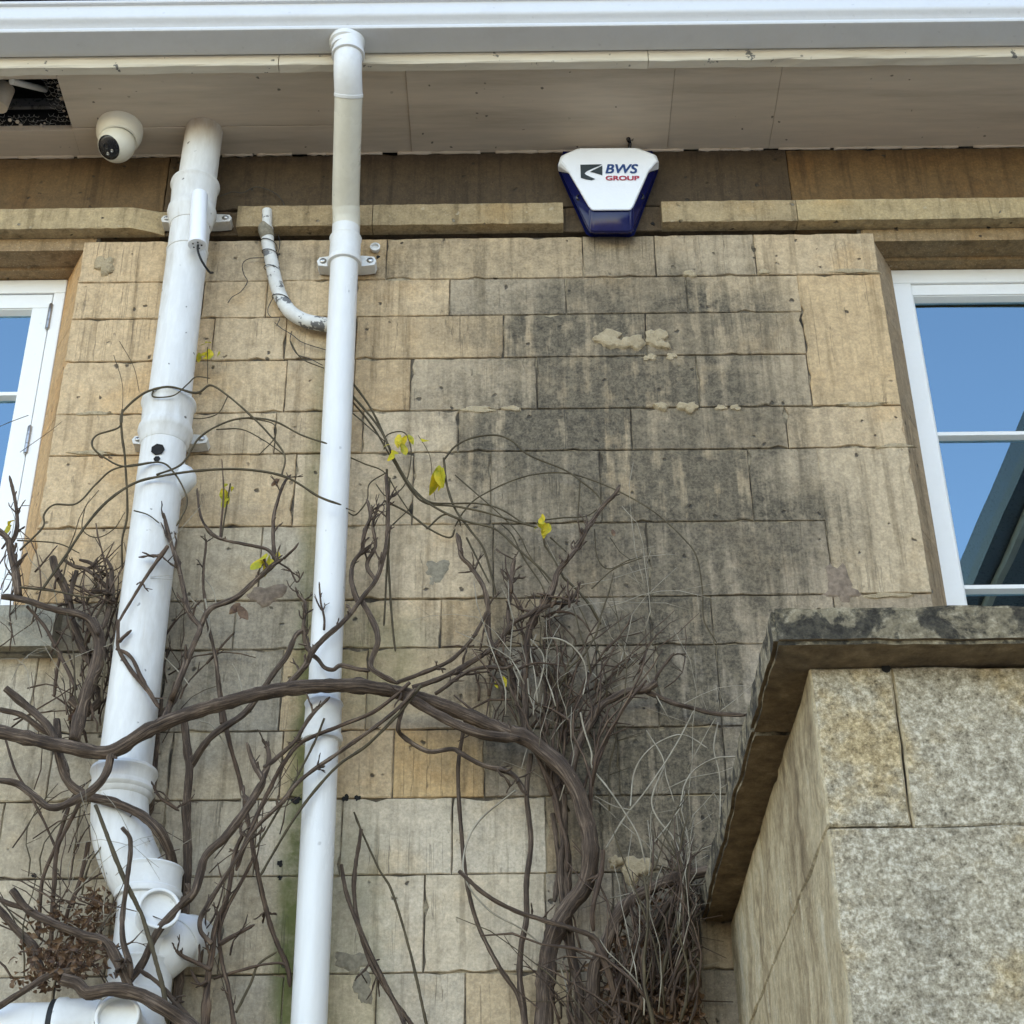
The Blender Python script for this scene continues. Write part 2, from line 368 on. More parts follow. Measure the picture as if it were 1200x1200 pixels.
# ------------------------------------------------------------------ house
house = thing('stone_house', 'weathered honey stone house with overhanging painted eaves and two white windows', 'house')
RX0, LX1 = .930, -1.084           # arrises of the right and the left window
HZ = 4.500                        # head of the windows
SZ = 3.455                        # top of the left sill
SZR = 3.28                        # the right window reaches lower, behind the porch
ZS = 4.823                        # underside of the eaves
YB = .0055                        # face of the mortar behind the stones
WR, WL = 1.95, -2.10              # far arrises of the two windows
V, F = [], []
def quad(x0, x1, z0, z1, YB=YB):
    b = len(V); V.extend([(x0, YB, z0), (x1, YB, z0), (x1, YB, z1), (x0, YB, z1), (x0, .30, z0), (x1, .30, z0), (x1, .30, z1), (x0, .30, z1)])
    F.extend([(b, b+1, b+2, b+3), (b+5, b+4, b+7, b+6), (b+4, b, b+3, b+7), (b+1, b+5, b+6, b+2), (b+3, b+2, b+6, b+7), (b+4, b+5, b+1, b)])
JB = .04
quad(-7, WL-JB, 0, 5.0); quad(WL-JB+.0005, LX1+JB-.0005, 0, SZ-.06); quad(LX1+JB, RX0-JB, 0, 4.526); quad(LX1+JB+.001, RX0-JB-.001, 4.527, 5.0, .040); quad(RX0-JB+.0005, WR+JB-.0005, 0, SZR-.06); quad(WR+JB, 7, 0, 5.0)
quad(WL-JB+.0005, LX1+JB-.0005, HZ+.012, 5.0); quad(RX0-JB+.0005, WR+JB-.0005, HZ+.012, 5.0)
wall = link('wall', mesh('wall', V, F), M['mortar'], house)
for nm, a in (('back_wall', (-7, 7, 6.0, 6.3, 0, 5.0)), ('end_wall', (-7.3, -7.001, .02, 6.3, 0, 5.0)), ('end_wall', (7.001, 7.3, .02, 6.3, 0, 5.0))):
    box(nm, *a, M['stone_plain'], house, 0)

def stone(x0, x1, z0, z1, col, soot=None, name='stone', y=0., gap=.0008, parent=None, mat=None, chip=1., back=.034):
    """one ashlar block: uneven arrises, a face standing a hair proud or shy of its neighbours"""
    gx = gap*rnd.uniform(.4, 1.5); gz = gap*rnd.uniform(.4, 1.6); x0 += gx; x1 -= gx; z0 += gz; z1 -= gz
    if x1-x0 < .01: return
    yf = y + rnd.uniform(-.0014, .0014)
    pts = []
    def side(a, b, n_):
        L = math.hypot(b[0]-a[0], b[1]-a[1]); k = max(2, int(L/.022))
        for i in range(k):
            t = i/k; pts.append((a[0]+(b[0]-a[0])*t, a[1]+(b[1]-a[1])*t, n_, 0 if i == 0 else 1))
    side((x0, z0), (x1, z0), (0, 1)); side((x1, z0), (x1, z1), (-1, 0)); side((x1, z1), (x0, z1), (0, -1)); side((x0, z1), (x0, z0), (1, 0))
    o, i_, b_ = [], [], []
    cx, cz = (x0+x1)/2, (z0+z1)/2
    for (px, pz, nn, kk) in pts:
        j = abs(rnd.gauss(0, .0007))*chip
        if rnd.random() < .10*chip: j += rnd.uniform(.0015, .0075)
        ins = .0010+abs(rnd.gauss(0, .0009))*chip
        ox, oz = px+nn[0]*j, pz+nn[1]*j
        if kk == 0:
            ins2 = ins; sx = 1 if cx > px else -1; sz = 1 if cz > pz else -1
            i_.append((ox+sx*ins2, yf, oz+sz*ins2))
        else: i_.append((ox+nn[0]*ins, yf, oz+nn[1]*ins))
        o.append((ox, yf+.0022, oz)); b_.append((px, yf+back, pz))
    n = len(o); v = i_+o+b_
    f = [tuple(range(n))]
    for a in (0, n): f += [(a+k, a+n+k, a+n+(k+1) % n, a+(k+1) % n) for k in range(n)]
    ob = link(name, mesh(name, v, f), mat or M['stone'], parent or wall)
    ob.color = (*col, 1); return ob
def tint(base, s=.05):
    k = .93*rnd.uniform(1-s*1.7, 1+s*1.7); w = rnd.uniform(-s, s)*.5; return (base[0]*k*(1.09+w), base[1]*k*.985, base[2]*k*(.97-w*1.5))
CREAM, OCHRE, GREY, PALE, BROWN = (.50, .395, .235), (.50, .345, .155), (.36, .315, .225), (.54, .46, .31), (.235, .155, .082)

# courses: joint heights (pixel rows at x = 650) and the upright joints of each course
rows_y = [277, 325, 368, 418, 479, 528, 613, 700, 757, 853, 933, 1023, 1138, 1240]
rows_z = [at(650, y).z for y in rows_y]
up = [
 [240, 405, 453, 683, 768, 885],
 [238, 313, 417, 527, 663, 805, 938],
 [250, 335, 417, 590, 757, 943],
 [222, 335, 415, 481, 629, 818, 949],
 [215, 323, 425, 537, 740, 922],
 [205, 345, 484, 575, 704, 880, 965],
 [200, 305, 375, 578, 760, 973],
 [62, 195, 275, 360, 517, 640, 762, 835, 980],
 [40, 190, 330, 430, 575, 700, 770, 843, 960],
 [-40, 60, 200, 330, 461, 568, 725, 850],
 [0, 90, 190, 300, 400, 530, 640, 705, 800],
 [-30, 130, 260, 370, 497, 640, 720, 820],
 [60, 200, 330, 440, 545, 670, 780],
]
def pick(px, py):
    if 461 < px < 568 and 853 < py < 933: return tint((.50, .37, .19), .02)
    if px > 930 and py < 700: return tint((.50, .41, .26), .03)
    if px < 235 and py < 700: return tint((.55, .43, .255), .03)
    if 400 < px < 580 and 470 < py < 760: return tint(PALE, .04)
    if px < 400 and py < 620: return tint((.50, .41, .26), .05)
    if px < 400: return tint((.40, .365, .265), .06)
    if py > 900 and px < 600: return tint((.52, .47, .34), .06)
    if py > 640 and px > 620: return tint(GREY, .08)
    if px > 520: return tint((.42, .35, .225), .09)
    return tint(CREAM, .07)
for i, js in enumerate(up):
    z1, z0 = rows_z[i], rows_z[i+1]; ym = (rows_y[i]+rows_y[i+1])/2
    xs = [at(j, ym).x for j in js]
    below = z0 < SZ-.13
    lo = -2.2 if below else LX1
    hi = 1.25 if z1 < SZR-.05 else RX0
    xs = [lo] + [x for x in xs if lo+.05 < x < hi-.05] + [hi]
    if below:
        while xs[1]-xs[0] > .5: xs.insert(1, xs[1]-rnd.uniform(.28, .42))
    for a, b in zip(xs, xs[1:]):
        pxm = 600+(a+b)/2/.00225
        # tall jamb stones by the right window run through several courses
        if b == RX0 and i in (1, 2, 3, 5, 6): continue
        stone(a, b, z0, z1, pick(pxm, ym))
def xw(px, py): return at(px, py).x
stone(xw(943, 400), RX0, rows_z[4], rows_z[1], tint((.53, .41, .235), .01))
stone(xw(967, 610), RX0, rows_z[7], rows_z[5], tint((.47, .40, .265), .01))
# small filler between the last joint of a course and the tall stones
# plain courses down to the ground
z = rows_z[-1]; k = 0
while z > .05:
    zz = max(.0, z-.29); x = -2.2+.2*(k % 2)
    while x < .6:
        w = rnd.uniform(.35, .6); stone(x, min(x+w, .62), zz, z, tint((.45, .40, .29), .06)); x += w
    z = zz; k += 1

# frieze under the eaves and the string course, cut back where pipes and the alarm stand
FZ0, FZ1, SP = 4.5415, 4.614, .033
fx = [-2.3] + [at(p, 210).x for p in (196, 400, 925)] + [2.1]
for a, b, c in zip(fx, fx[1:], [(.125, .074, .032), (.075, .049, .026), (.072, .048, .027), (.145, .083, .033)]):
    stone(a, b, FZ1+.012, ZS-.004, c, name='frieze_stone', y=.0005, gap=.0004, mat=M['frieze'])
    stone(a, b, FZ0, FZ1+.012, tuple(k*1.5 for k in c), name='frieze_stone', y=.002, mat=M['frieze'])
def string(x0, x1, c, splay0=0., splay1=0.):
    """projecting band with weathered top"""
    prof = [(.0045, FZ0), (-SP, FZ0), (-SP-.001, FZ0+.004), (-SP, FZ1-.004), (-SP+.004, FZ1), (.0045, FZ1+.014)]
    nseg = max(2, int((x1-x0)/.02)); v, f = [], []
    n = len(prof)
    for i in range(nseg+1):
        t = i/nseg; x = x0+(x1-x0)*t
        for q, (y, z) in enumerate(prof):
            j = rnd.gauss(0, .0008); 
            if q in (1, 2) and rnd.random() < .05: j += .004
            yy = min(.006, y+abs(j)*.9 if y < 0 else y)
            e0 = max(0, 1-(x-x0)/splay0) if splay0 else 0; e1 = max(0, 1-(x1-x)/splay1) if splay1 else 0
            if y < 0: yy = yy*(1-.93*max(e0, e1))
            v.append((x, yy, z+(rnd.gauss(0, .0006) if 0 < q < 5 else 0)))
    for i in range(nseg):
        for q in range(n): f.append((i*n+q, i*n+(q+1) % n, (i+1)*n+(q+1) % n, (i+1)*n+q))
    f += [tuple(range(n)), tuple(nseg*n+q for q in range(n))[::-1]]
    o = link('string_course_stone', mesh('string_course_stone', v, f), M['stone_plain'], wall); o.color = (c[0]*.84, c[1]*.78, c[2]*.70, 1)
sxp = lambda p: at(p, 252, -SP).x
string(-2.3, sxp(-60), (.50, .41, .26)); string(sxp(-60)+.002, sxp(192), (.50, .40, .25), 0, .075)
string(sxp(278), sxp(436), (.40, .31, .19)); string(sxp(436)+.002, sxp(660), (.42, .335, .21))
string(sxp(776), sxp(934), (.44, .35, .22)); string(sxp(934)+.002, 2.1, (.50, .40, .24))

# splayed jambs and lintels
def jamb(xa, sgn, zt):
    ys = [(SZ if xa < 0 else SZR)-.02, rows_z[6]-.02, rows_z[4], rows_z[2]-.01, HZ]
    for a, b in zip(ys, ys[1:]):
        poly = [(xa-sgn*.045, .012), (xa-sgn*.002, .0035), (xa+sgn*.060, .108), (xa+sgn*.062, .19), (xa-sgn*.045, .19)]
        o = prism('jamb_stone', poly, 'z', a+.001, b-.001, M['stone_plain'], wall); o.color = (*tint((.50, .335, .16) if sgn < 0 else (.40, .315, .195), .03), 1)
jamb(RX0, 1, HZ); jamb(LX1, -1, HZ); jamb(WR, -1, HZ); jamb(WL, 1, HZ)
for a, b, cc in ((RX0-.03, WR+.03, (.27, .18, .09)), (WL-.03, LX1+.03, (.28, .18, .09))):
    o = prism('lintel_stone', [(.0035, HZ), (.070, HZ+.002), (.072, HZ-.006), (.108, HZ-.005), (.19, HZ-.003), (.19, FZ0+.01), (.012, FZ0-.001), (.0035, FZ0-.002)], 'x', a, b, M['stone_plain'], wall); o.color = (*cc, 1)
# sills
for a, b in ((WL-.08, at(63, 735, -.055).x), (RX0-.07, WR+.08)):
    zt = at(30, 708, -.055).z; zb = at(30, 757, -.055).z
    if a > 0: zt -= .18; zb -= .18
    o = prism('sill', [(.12, zt+.028), (-.050, zt+.001), (-.056, zt-.004), (-.055, zb), (-.030, zb), (-.028, zb+.008), (-.018, zb+.008), (-.016, zb), (.012, zb-.001), (.12, zb)], 'x', a, b, M['stone'], house); o.color = (.30, .275, .215, 1)

# lumps of old mortar, cement repairs, plug holes
def patch(name, px, py, rx, ry, mat, th=.005, seed=0, Y=-.001):
    c = at(px, py); n = 22; r2 = random.Random(seed*13+5)
    ph = [r2.uniform(0, 6.28) for _ in range(4)]
    v = [(c.x, Y-th, c.z)]; f = []
    for ring, (q, d) in enumerate(((.55, 1.), (.86, .75), (1., 0.))):
        for k in range(n):
            a = 2*math.pi*k/n; w = 1+.14*math.sin(2*a+ph[0])+.16*math.sin(3*a+ph[1])+.13*math.sin(5*a+ph[2])+r2.uniform(-.13, .13)
            v.append((c.x+math.cos(a)*rx*.00222*q*w, (Y-th*d*r2.uniform(.75, 1.15)) if ring < 2 else .004, c.z+math.sin(a)*ry*.0028*q*w))
    for k in range(n):
        k2 = (k+1) % n; f.append((0, 1+k, 1+k2)); f.append((1+k, 1+n+k, 1+n+k2, 1+k2)); f.append((1+n+k, 1+2*n+k, 1+2*n+k2, 1+n+k2))
    return link(name, mesh(name, v, f, True, 60), mat, wall)
for i, (x, y, a, b) in enumerate([(714, 398, 18, 10), (742, 402, 14, 9), (768, 396, 13, 10), (776, 405, 9, 5), (762, 419, 8, 4), (787, 418, 7, 3.5), (775, 477, 8, 4.5), (806, 478, 11, 6), (845, 478, 6, 3), (862, 478, 6, 3),
        (560, 480, 21, 3.5), (600, 479, 10, 3), (808, 321, 8, 4), (895, 319, 8, 2.5), (1000, 318, 26, 3), (745, 1018, 14, 11), (722, 1010, 7, 5), (123, 312, 12, 11), (650, 700, 10, 2), (1010, 474, 30, 2.2), (1050, 523, 20, 2.2), (110, 485, 22, 2), (105, 531, 26, 2), (1040, 698, 26, 2.6), (1090, 757, 14, 2)]):
    patch('mortar_patch', x, y, a, b, M['pale_mortar'], .008 if b > 4 else .0028, i)
for i, (x, y, a, b) in enumerate([(513, 668, 15, 10), (413, 1127, 16, 8), (426, 1157, 9, 13), (507, 681, 4, 4)]): patch('cement_patch', x, y, a, b, M['cement'], .0009, 40+i)
for i, (x, y, a, b) in enumerate([(984, 680, 13, 18), (986, 692, 17, 9), (312, 697, 20, 10)]): patch('cement_patch', x, y, a, b, M['purple_cement'], .0009, 60+i)
for i, (x, y, a) in enumerate([(405, 935, 6), (419, 935, 5), (347, 938, 7), (328, 1012, 5), (328, 1029, 4), (765, 262, 4), (40, 1026, 4), (443, 301, 3.5)]):
    patch('plug_hole', x, y, a*.6, a*.5, M['dark'], .0003, 80+i)

# eaves: soffit boards with a broken vent opening, batten, fascia, roof
soffit = link('soffit', boxme('soffit', -7, 7, -.33, .02, ZS+.30, ZS+.32), M['dark'], house)
YO = -.3045
def sboard(x0, x1, y0, y1, dz=0.): return box('soffit_board', x0+.0004, x1-.0004, y0, y1, ZS+dz, ZS+.018, M['soffit'], soffit, .0006)
vx = atz(76, 122, ZS).x; vx1 = vx-.62
vy0, vy1 = atz(30, 93, ZS).y, atz(30, 153, ZS).y
yj = atz(250, 148, ZS).y
xb = [atz(p, 130, ZS).x for p in (405, 479, 786, 908)]
sboard(vx, xb[0], YO, yj-.001); sboard(vx, xb[0], yj+.001, -.001, -.0025)
sboard(xb[0], xb[1], YO, -.001); sboard(xb[1], xb[2], YO, -.001, -.003); sboard(xb[2], xb[3], YO, -.001, -.001); sboard(xb[3], 2.6, YO, -.001, -.0012)
sboard(-2.6, vx, vy1, -.001, -.002); sboard(-2.6, vx1, YO, vy1-.001)
sboard(vx1, vx, YO, vy0)
box('soffit_board', -7, -2.6, YO, -.001, ZS, ZS+.018, M['soffit'], soffit, 0); box('soffit_board', 2.6, 7, YO, -.001, ZS, ZS+.018, M['soffit'], soffit, 0)
# void above the vent opening: a back, lath strips, wire netting, two stubs of pipe
box('void_back', vx1-.05, vx+.05, YO, -.01, ZS+.27, ZS+.29, M['dark'], soffit, 0)
for a in ((vx+.002, vx+.014, vy0, vy1, ZS+.02, ZS+.14), (vx1, vx+.01, vy1+.001, vy1+.012, ZS+.02, ZS+.14), (vx1, vx+.01, vy0-.012, vy0-.001, ZS+.02, ZS+.14)):
    box('lath', *(a[:5]), a[5]+.12, M['dark'], soffit, 0)
for i in range(26):      # crumbs of old plaster and lath on the lip of the opening
    t = rnd.random(); e = rnd.random() < .35; x, y = (vx-.012+rnd.gauss(0, .006), vy1-t*.17) if e else (vx-t*.40, vy1-.010+rnd.gauss(0, .006))
    r_ = rnd.uniform(.003, .008); lathe('plaster_crumb', [(-r_*.6, r_*.3), (-r_*.2, r_*.9), (r_*.4, r_*.8), (r_*.8, r_*.2)], (x, y, ZS+.012+rnd.uniform(0, .012)), (rnd.gauss(0, 1), rnd.gauss(0, 1), rnd.gauss(0, 1)), M['soffit'], soffit, 4)
box('lath', vx1, vx-.02, vy1-.055, vy1-.045, ZS+.03, ZS+.06, M['wingdark'], soffit, 0)
V, F, UV = [], [], []
for i in range(34):      # hexagon netting along the two inner edges
    for j in range(4):
        for edge in (0, 1):
            if edge == 0: c = (vx-.004-i*.013-(j % 2)*.0065, vy1-.004-j*.011, ZS+.006+.004*j)
            else:
                if i > 12: continue
                c = (vx-.004-j*.011, vy1-.05-i*.013-(j % 2)*.0065, ZS+.006+.004*j)
            jx, jy = rnd.gauss(0, .002), rnd.gauss(0, .002); h = [(c[0]+jx+.0075*math.cos(k*math.pi/3), c[1]+jy+.0075*math.sin(k*math.pi/3), c[2]+rnd.uniform(-.004, .004), .0005) for k in range(4)]
            if rnd.random() < .2: continue
            tube(h, sides=4, V=V, F=F, UV=UV)
tube_obj('wire_netting', V, F, UV, M['steel'], soffit)
p0, p1 = atz(14, 94, ZS+.0), atz(50, 121, ZS+.03)
pipe('conduit_stub', [(p0.x, p0.y, p0.z-.004, .0085), (p1.x, p1.y, p1.z+.05, .0085)], M['pvc'], soffit, 20)
p0 = atz(-4, 123, ZS+.01)
lathe('vent_stub', [(-.012, .022), (-.012, .030), (.05, .030), (.05, .022), (-.005, .021)], (p0.x, p0.y, p0.z+.01), (.2, -.1, 1), M['soffit'], soffit, 28)
# crumbling bead where soffit meets wall
V, F, UV = [], [], []; x = -1.5
while x < 1.5:
    L = rnd.uniform(.03, .16); pts = [(x+L*t, -.002, ZS-.003, .0045*rnd.uniform(.5, 1.3)) for t in np.linspace(0, 1, 8)]
    tube(pts, sides=6, gnarl=.5, seed=x*9, V=V, F=F, UV=UV); x += L+rnd.choice((0, 0, .01, .04))
tube_obj('mortar_bead', V, F, UV, M['pale_mortar'] if 0 else M['soffit'], wall)
# batten: its weathered front edge, built in lengths
xs = [-7, -1.6, xb[0]-.15, .35, 1.7, 7]
for a, b in zip(xs, xs[1:]): 
    n = max(2, int((b-a)/.05)) if abs(a) < 2 else 2; v, f = [], []
    for i in range(n+1):
        x = a+.001+(b-a-.002)*i/n; j = lambda s=.0012: rnd.gauss(0, s)
        v += [(x, YO-.0005, ZS+.03), (x, YO-.0005, ZS-.020+j()), (x, -.3295+j(.0006), ZS-.020+j(.0008)), (x, -.3325, ZS-.016+j()), (x, -.3325+j(.0006), ZS+.004+j()), (x, -.331, ZS+.008), (x, -.331, ZS+.03)]
    for i in range(n):
        for q in range(7): f.append((i*7+q, i*7+(q+1) % 7, (i+1)*7+(q+1) % 7, (i+1)*7+q))
    f += [tuple(range(7)), tuple(n*7+q for q in range(7))[::-1]]
    link('eaves_batten', mesh('eaves_batten', v, f), M['batten'], house)
box('fascia', -7, 7, -.3335, -.315, ZS+.031, ZS+.155, M['gutter'], house, 0)
prism('roof', [(-.40, 4.985), (3.0, 6.60), (6.7, 4.95), (6.7, 5.05), (3.0, 6.75), (-.40, 5.01)], 'x', -7.4, 7.4, M['slate'], house)

# windows
def window(x0, x1, casement, sgn, label):
    """frame between x0 < x1; the visible jamb is at the sgn side"""
    Yf = .109; z0, z1 = (SZ if sgn > 0 else SZR)+.005, HZ-.006
    xa, xb_ = x0, x1; fw = .030 if casement else .050; ft = .044
    wnd = link('window', None, None, house); wnd['label'] = label
    for nm, a in (('frame', (xa, xb_, Yf, Yf+.07, z1-ft, z1)), ('frame', (xa, xb_, Yf, Yf+.07, z0, z0+.05)), ('frame', (xa, xa+fw, Yf+.0005, Yf+.07, z0+.05, z1-ft)), ('frame', (xb_-fw, xb_, Yf+.0005, Yf+.07, z0+.05, z1-ft))):
        box(nm, *a, M['frame'], wnd, .003)
    ia, ib = xa+fw, xb_-fw; it, i0 = z1-ft, z0+.05
    sw = .048 if casement else .004; stp = .044 if casement else .034; g = .0025 if casement else .0002; ys = Yf+.004 if casement else Yf+.008
    for a in ((ia+g, ib-g, ys, ys+.045, it-stp-g, it-g), (ia+g, ib-g, ys, ys+.045, i0+g, i0+.05), (ia+g, ia+g+sw, ys+.0005, ys+.0445, i0+.05, it-stp-g), (ib-g-sw, ib-g, ys+.0005, ys+.0445, i0+.05, it-stp-g)):
        box('sash', *a, M['frame'], wnd, .002)
    ga, gb, gt, g0 = ia+g+sw, ib-g-sw, it-stp-g, i0+.05
    # putty bevels round the glass
    prism('glazing_bead', [(ys+.004, gt+.001), (ys+.004, gt-.002), (ys+.022, gt-.010), (ys+.022, gt+.001)], 'x', ga, gb, M['frame'], wnd)
    bars = [at(1120 if sgn < 0 else 20, p, ys).z for p in ((507, 687) if sgn < 0 else (460, 573))]
    mid = (ga+gb)/2
    for bz in bars:
        prism('glazing_bar', [(ys+.004, bz+.005), (ys+.004, bz-.005), (ys+.022, bz-.010), (ys+.040, bz-.005), (ys+.040, bz+.005), (ys+.022, bz+.010)], 'x', ga, gb, M['frame'], wnd)
    box('glazing_bar', mid-.009, mid+.009, ys+.006, ys+.038, g0, gt, M['frame'], wnd, .002)
    lv = [gt]+bars+[g0]
    for a, b in zip(lv, lv[1:]):
        for c, d in ((ga, mid), (mid, gb)):
            o = box('pane', c-.002, d+.002, ys+.021, ys+.0235, b-.002, a+.002, M['glass'], wnd, 0)
    zb = at(1120 if sgn < 0 else 20, 412 if sgn < 0 else 482, .26).z
    # roller blind behind the upper panes, with a scalloped hem
    n = 60; v, f = [], []
    for i in range(n+1):
        x = ga+(gb-ga)*i/n; s = .006*abs(math.sin(i*.55)); yy = .26+.002*math.sin(i*.3)
        v += [(x, yy, zb+s), (x, yy, gt+.05), (x, yy+.002, zb+s), (x, yy+.002, gt+.05)]
    for i in range(n): q = i*4; f += [(q, q+1, q+5, q+4), (q+2, q+6, q+7, q+3), (q, q+4, q+6, q+2), (q+1, q+3, q+7, q+5)]
    link('blind', mesh('blind', v, f, True), M['blind'], wnd)
    if casement:
        for py in (372, 516):
            xh = ib-g*.5; zh = at(58, py, ys).z
            lathe('hinge', [(0, .004), (.002, .0058), (.028, .0058), (.029, .0048), (.030, .0058), (.054, .0058), (.055, .0048), (.056, .0058), (.080, .0058), (.084, .003)], (xh, ys-.004, zh-.042), (0, 0, 1), M['steel'], wnd, 14)
    # dim room behind
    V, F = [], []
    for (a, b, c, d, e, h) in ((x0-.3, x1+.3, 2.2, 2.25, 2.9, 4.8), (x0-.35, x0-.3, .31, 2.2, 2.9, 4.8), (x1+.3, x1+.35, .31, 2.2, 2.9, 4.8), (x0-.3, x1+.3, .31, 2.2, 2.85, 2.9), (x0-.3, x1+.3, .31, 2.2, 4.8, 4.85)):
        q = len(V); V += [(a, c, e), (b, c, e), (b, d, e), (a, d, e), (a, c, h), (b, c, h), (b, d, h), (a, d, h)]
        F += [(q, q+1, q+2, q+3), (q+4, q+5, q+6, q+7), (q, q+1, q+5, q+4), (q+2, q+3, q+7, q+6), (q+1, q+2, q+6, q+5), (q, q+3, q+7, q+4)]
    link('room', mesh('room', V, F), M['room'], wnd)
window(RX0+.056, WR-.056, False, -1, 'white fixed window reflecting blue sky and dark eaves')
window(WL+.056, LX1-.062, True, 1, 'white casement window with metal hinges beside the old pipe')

# side wing, out of view to the right; its eaves show in the right window's glass
wing = thing('house_wing', 'side wing whose dark eaves are mirrored in the window glass', 'house')
WX = 1.80
box('wall', WX+.30, WX+4.2, -7.5, -.45, 0, 5.0, M['stone_plain'], wing, 0)
box('soffit', WX+.03, WX+.32, -7.7, -.45, 4.823, 4.845, M['wingdark'], wing, 0)
prism('gutter', [(WX-.075, 4.95), (WX-.085, 4.93), (WX-.06, 4.87), (WX-.045, 4.84), (WX+.02, 4.835), (WX+.02, 4.95)], 'y', -7.7, -.45, M['wingdark'], wing)
prism('batten', [(WX+.021, 4.80), (WX+.045, 4.80), (WX+.045, 4.822), (WX+.021, 4.86)], 'y', -7.7, -.45, M['soffit'], wing)
prism('roof', [(WX+.0, 4.98), (WX+2.2, 6.1), (WX+4.4, 4.98), (WX+4.4, 5.05), (WX+2.2, 6.2), (WX+.0, 5.02)], 'y', -7.7, -.45, M['slate'], wing)

# ------------------------------------------------------------------ gutter
gut = thing('gutter', 'white moulded gutter running along the eaves above the wall', 'gutter')
g = [(-.3365, 4.935), (-.3365, 4.8345), (-.4090, 4.8345), (-.4140, 4.836), (-.4165, 4.840), (-.4160, 4.845), (-.4130, 4.8485), (-.4080, 4.850), (-.4075, 4.8525), (-.4110, 4.857), (-.4170, 4.863), (-.4230, 4.8675), (-.4265, 4.872), (-.4270, 4.879), (-.4250, 4.892), (-.4225, 4.905), (-.4215, 4.914), (-.4225, 4.9165), (-.4300, 4.9185), (-.4320, 4.922), (-.4310, 4.927), (-.4260, 4.929), (-.4210, 4.928), (-.4190, 4.922), (-.4160, 4.890), (-.404, 4.868), (-.400, 4.842), (-.345, 4.842), (-.3430, 4.935)]
prism('channel', g, 'x', -4.5, 4.5, M['gutter'], gut, True, 40)
lathe('outlet', [(0, .030), (.0, .041), (.012, .041), (.016, .036), (.03, .036)], (-.395, -.376, 4.8350), (0, 0, -1), M['pvc_new'], gut)

# ------------------------------------------------------------------ right downpipe
dp = thing('downpipe', 'clean white plastic rainwater downpipe dropping from the gutter outlet', 'pipe')
r = .0345
xt = atz(409, 50, 4.83).x; xs_ = at(404, 300, -.08).x; xe = at(362.5, 1190, -.08).x; ze = at(362, 1190, -.08).z
kx = (xe-xs_)/(at(404, 300, -.08).z-ze)
def dx(z): return xs_+kx*(at(404, 300, -.08).z-z)
zb = at(404, 268, -.08).z
# offset: a bend under the gutter, a leaning length, a bend on to the wall
pipe('offset_bend', [(xt, -.376, 4.805, r), (xt, -.376, 4.775, r), (xt, -.372, 4.752, r), (xt, -.361, 4.733, r), (xt, -.345, 4.717, r), (xt, -.325, 4.702, r)], M['pvc_new'], dp, 36, .006)
pipe('collar', [(xt, -.376, 4.832, .0395), (xt, -.376, 4.826, .0395), (xt, -.376, 4.820, .0375), (xt, -.376, 4.792, .0375), (xt, -.376, 4.790, .0405), (xt, -.376, 4.780, .0405), (xt, -.376, 4.778, .036)], M['pvc_new'], dp)
V, F, UV = [], [], []
a0, a1 = np.array((xt, -.325, 4.702)), np.array((xs_, -.125, 4.552))
lathe('bend_ring', [(-.004, r), (-.003, r+.0012), (.004, r+.0012), (.005, r)], a0, a1-a0, M['pvc_new'], dp)
pipe('offset_pipe', [(*a0, r-.0003), (*a1, r-.0003), (xs_, -.105, 4.533, r), (xs_, -.089, 4.512, r), (xs_, -.082, 4.492, r), (xs_, -.08, zb+.01, r)], M['pvc_bounce'], dp, 36, .01)
def socket(z0, z1, x, y, rr, mat, parent, name='socket'):
    """pipe socket with a rolled lip at both ends (z0 above z1)"""
    h = z0-z1
    return lathe(name, [(0, rr), (.001, rr+.0045), (.004, rr+.006), (.008, rr+.0045), (.010, rr+.0035), (h-.018, rr+.0042), (h-.015, rr+.0075), (h-.008, rr+.0085), (h-.002, rr+.007), (h, rr+.0005)], (x, y, z0), (0, 0, -1), mat, parent)
z0, z1 = at(404, 268, -.115).z, at(404, 300, -.115).z
socket(z0, z1, xs_, -.08, r, M['pvc_new'], dp)
pipe('pipe', [(dx(zb+.02), -.08, zb+.02, r), (dx(2.5), -.08, 2.5, r), (dx(.3), -.08, .3, r)], M['pvc'], dp)
pipe('shoe', [(dx(.35), -.08, .35, r+.004), (dx(.3), -.08, .25, r+.004), (dx(.3), -.11, .17, r+.004), (dx(.3), -.19, .1, r+.004)], M['pvc_new'], dp, 36, .02)
z0, z1 = at(380, 815, -.115).z, at(378, 862, -.115).z
socket(z0, z1, dx(z0), -.08, r, M['pvc_new'], dp)
def clip(z, x, half, mat, parent, name='clip', yb=-.004):
    c = prism(name, [(-half-.008, -.014), (-half-.012, 0), (-half-.006, .012), (-half+.02, .016), (half-.02, .016), (half+.006, .012), (half+.012, 0), (half+.008, -.014), (half-.02, -.018), (-half+.02, -.018)], 'y', -.038, yb, mat, parent)
    c.location = (x, 0, z)
    for s in (-1, 1):
        sc = lathe('screw', [(0, .0085), (-.002, .0085), (-.0045, .0060), (-.0050, .0035), (-.003, .0028)], (s*half*.95, -.038, 0), (0, 1, 0), M['steel'], c, 16)
    return c
clip(at(404, 305, -.04).z, xs_, .062, M['pvc_new'], dp)
clip(1.4, dx(1.4), .062, M['pvc_new'], dp)
p = at(440, 293); lathe('spacer_stub', [(0, .011), (-.012, .013), (-.013, .009), (-.006, .008)], (p.x, -.002, p.z), (0, 1, 0), M['pvc_new'], dp, 20)

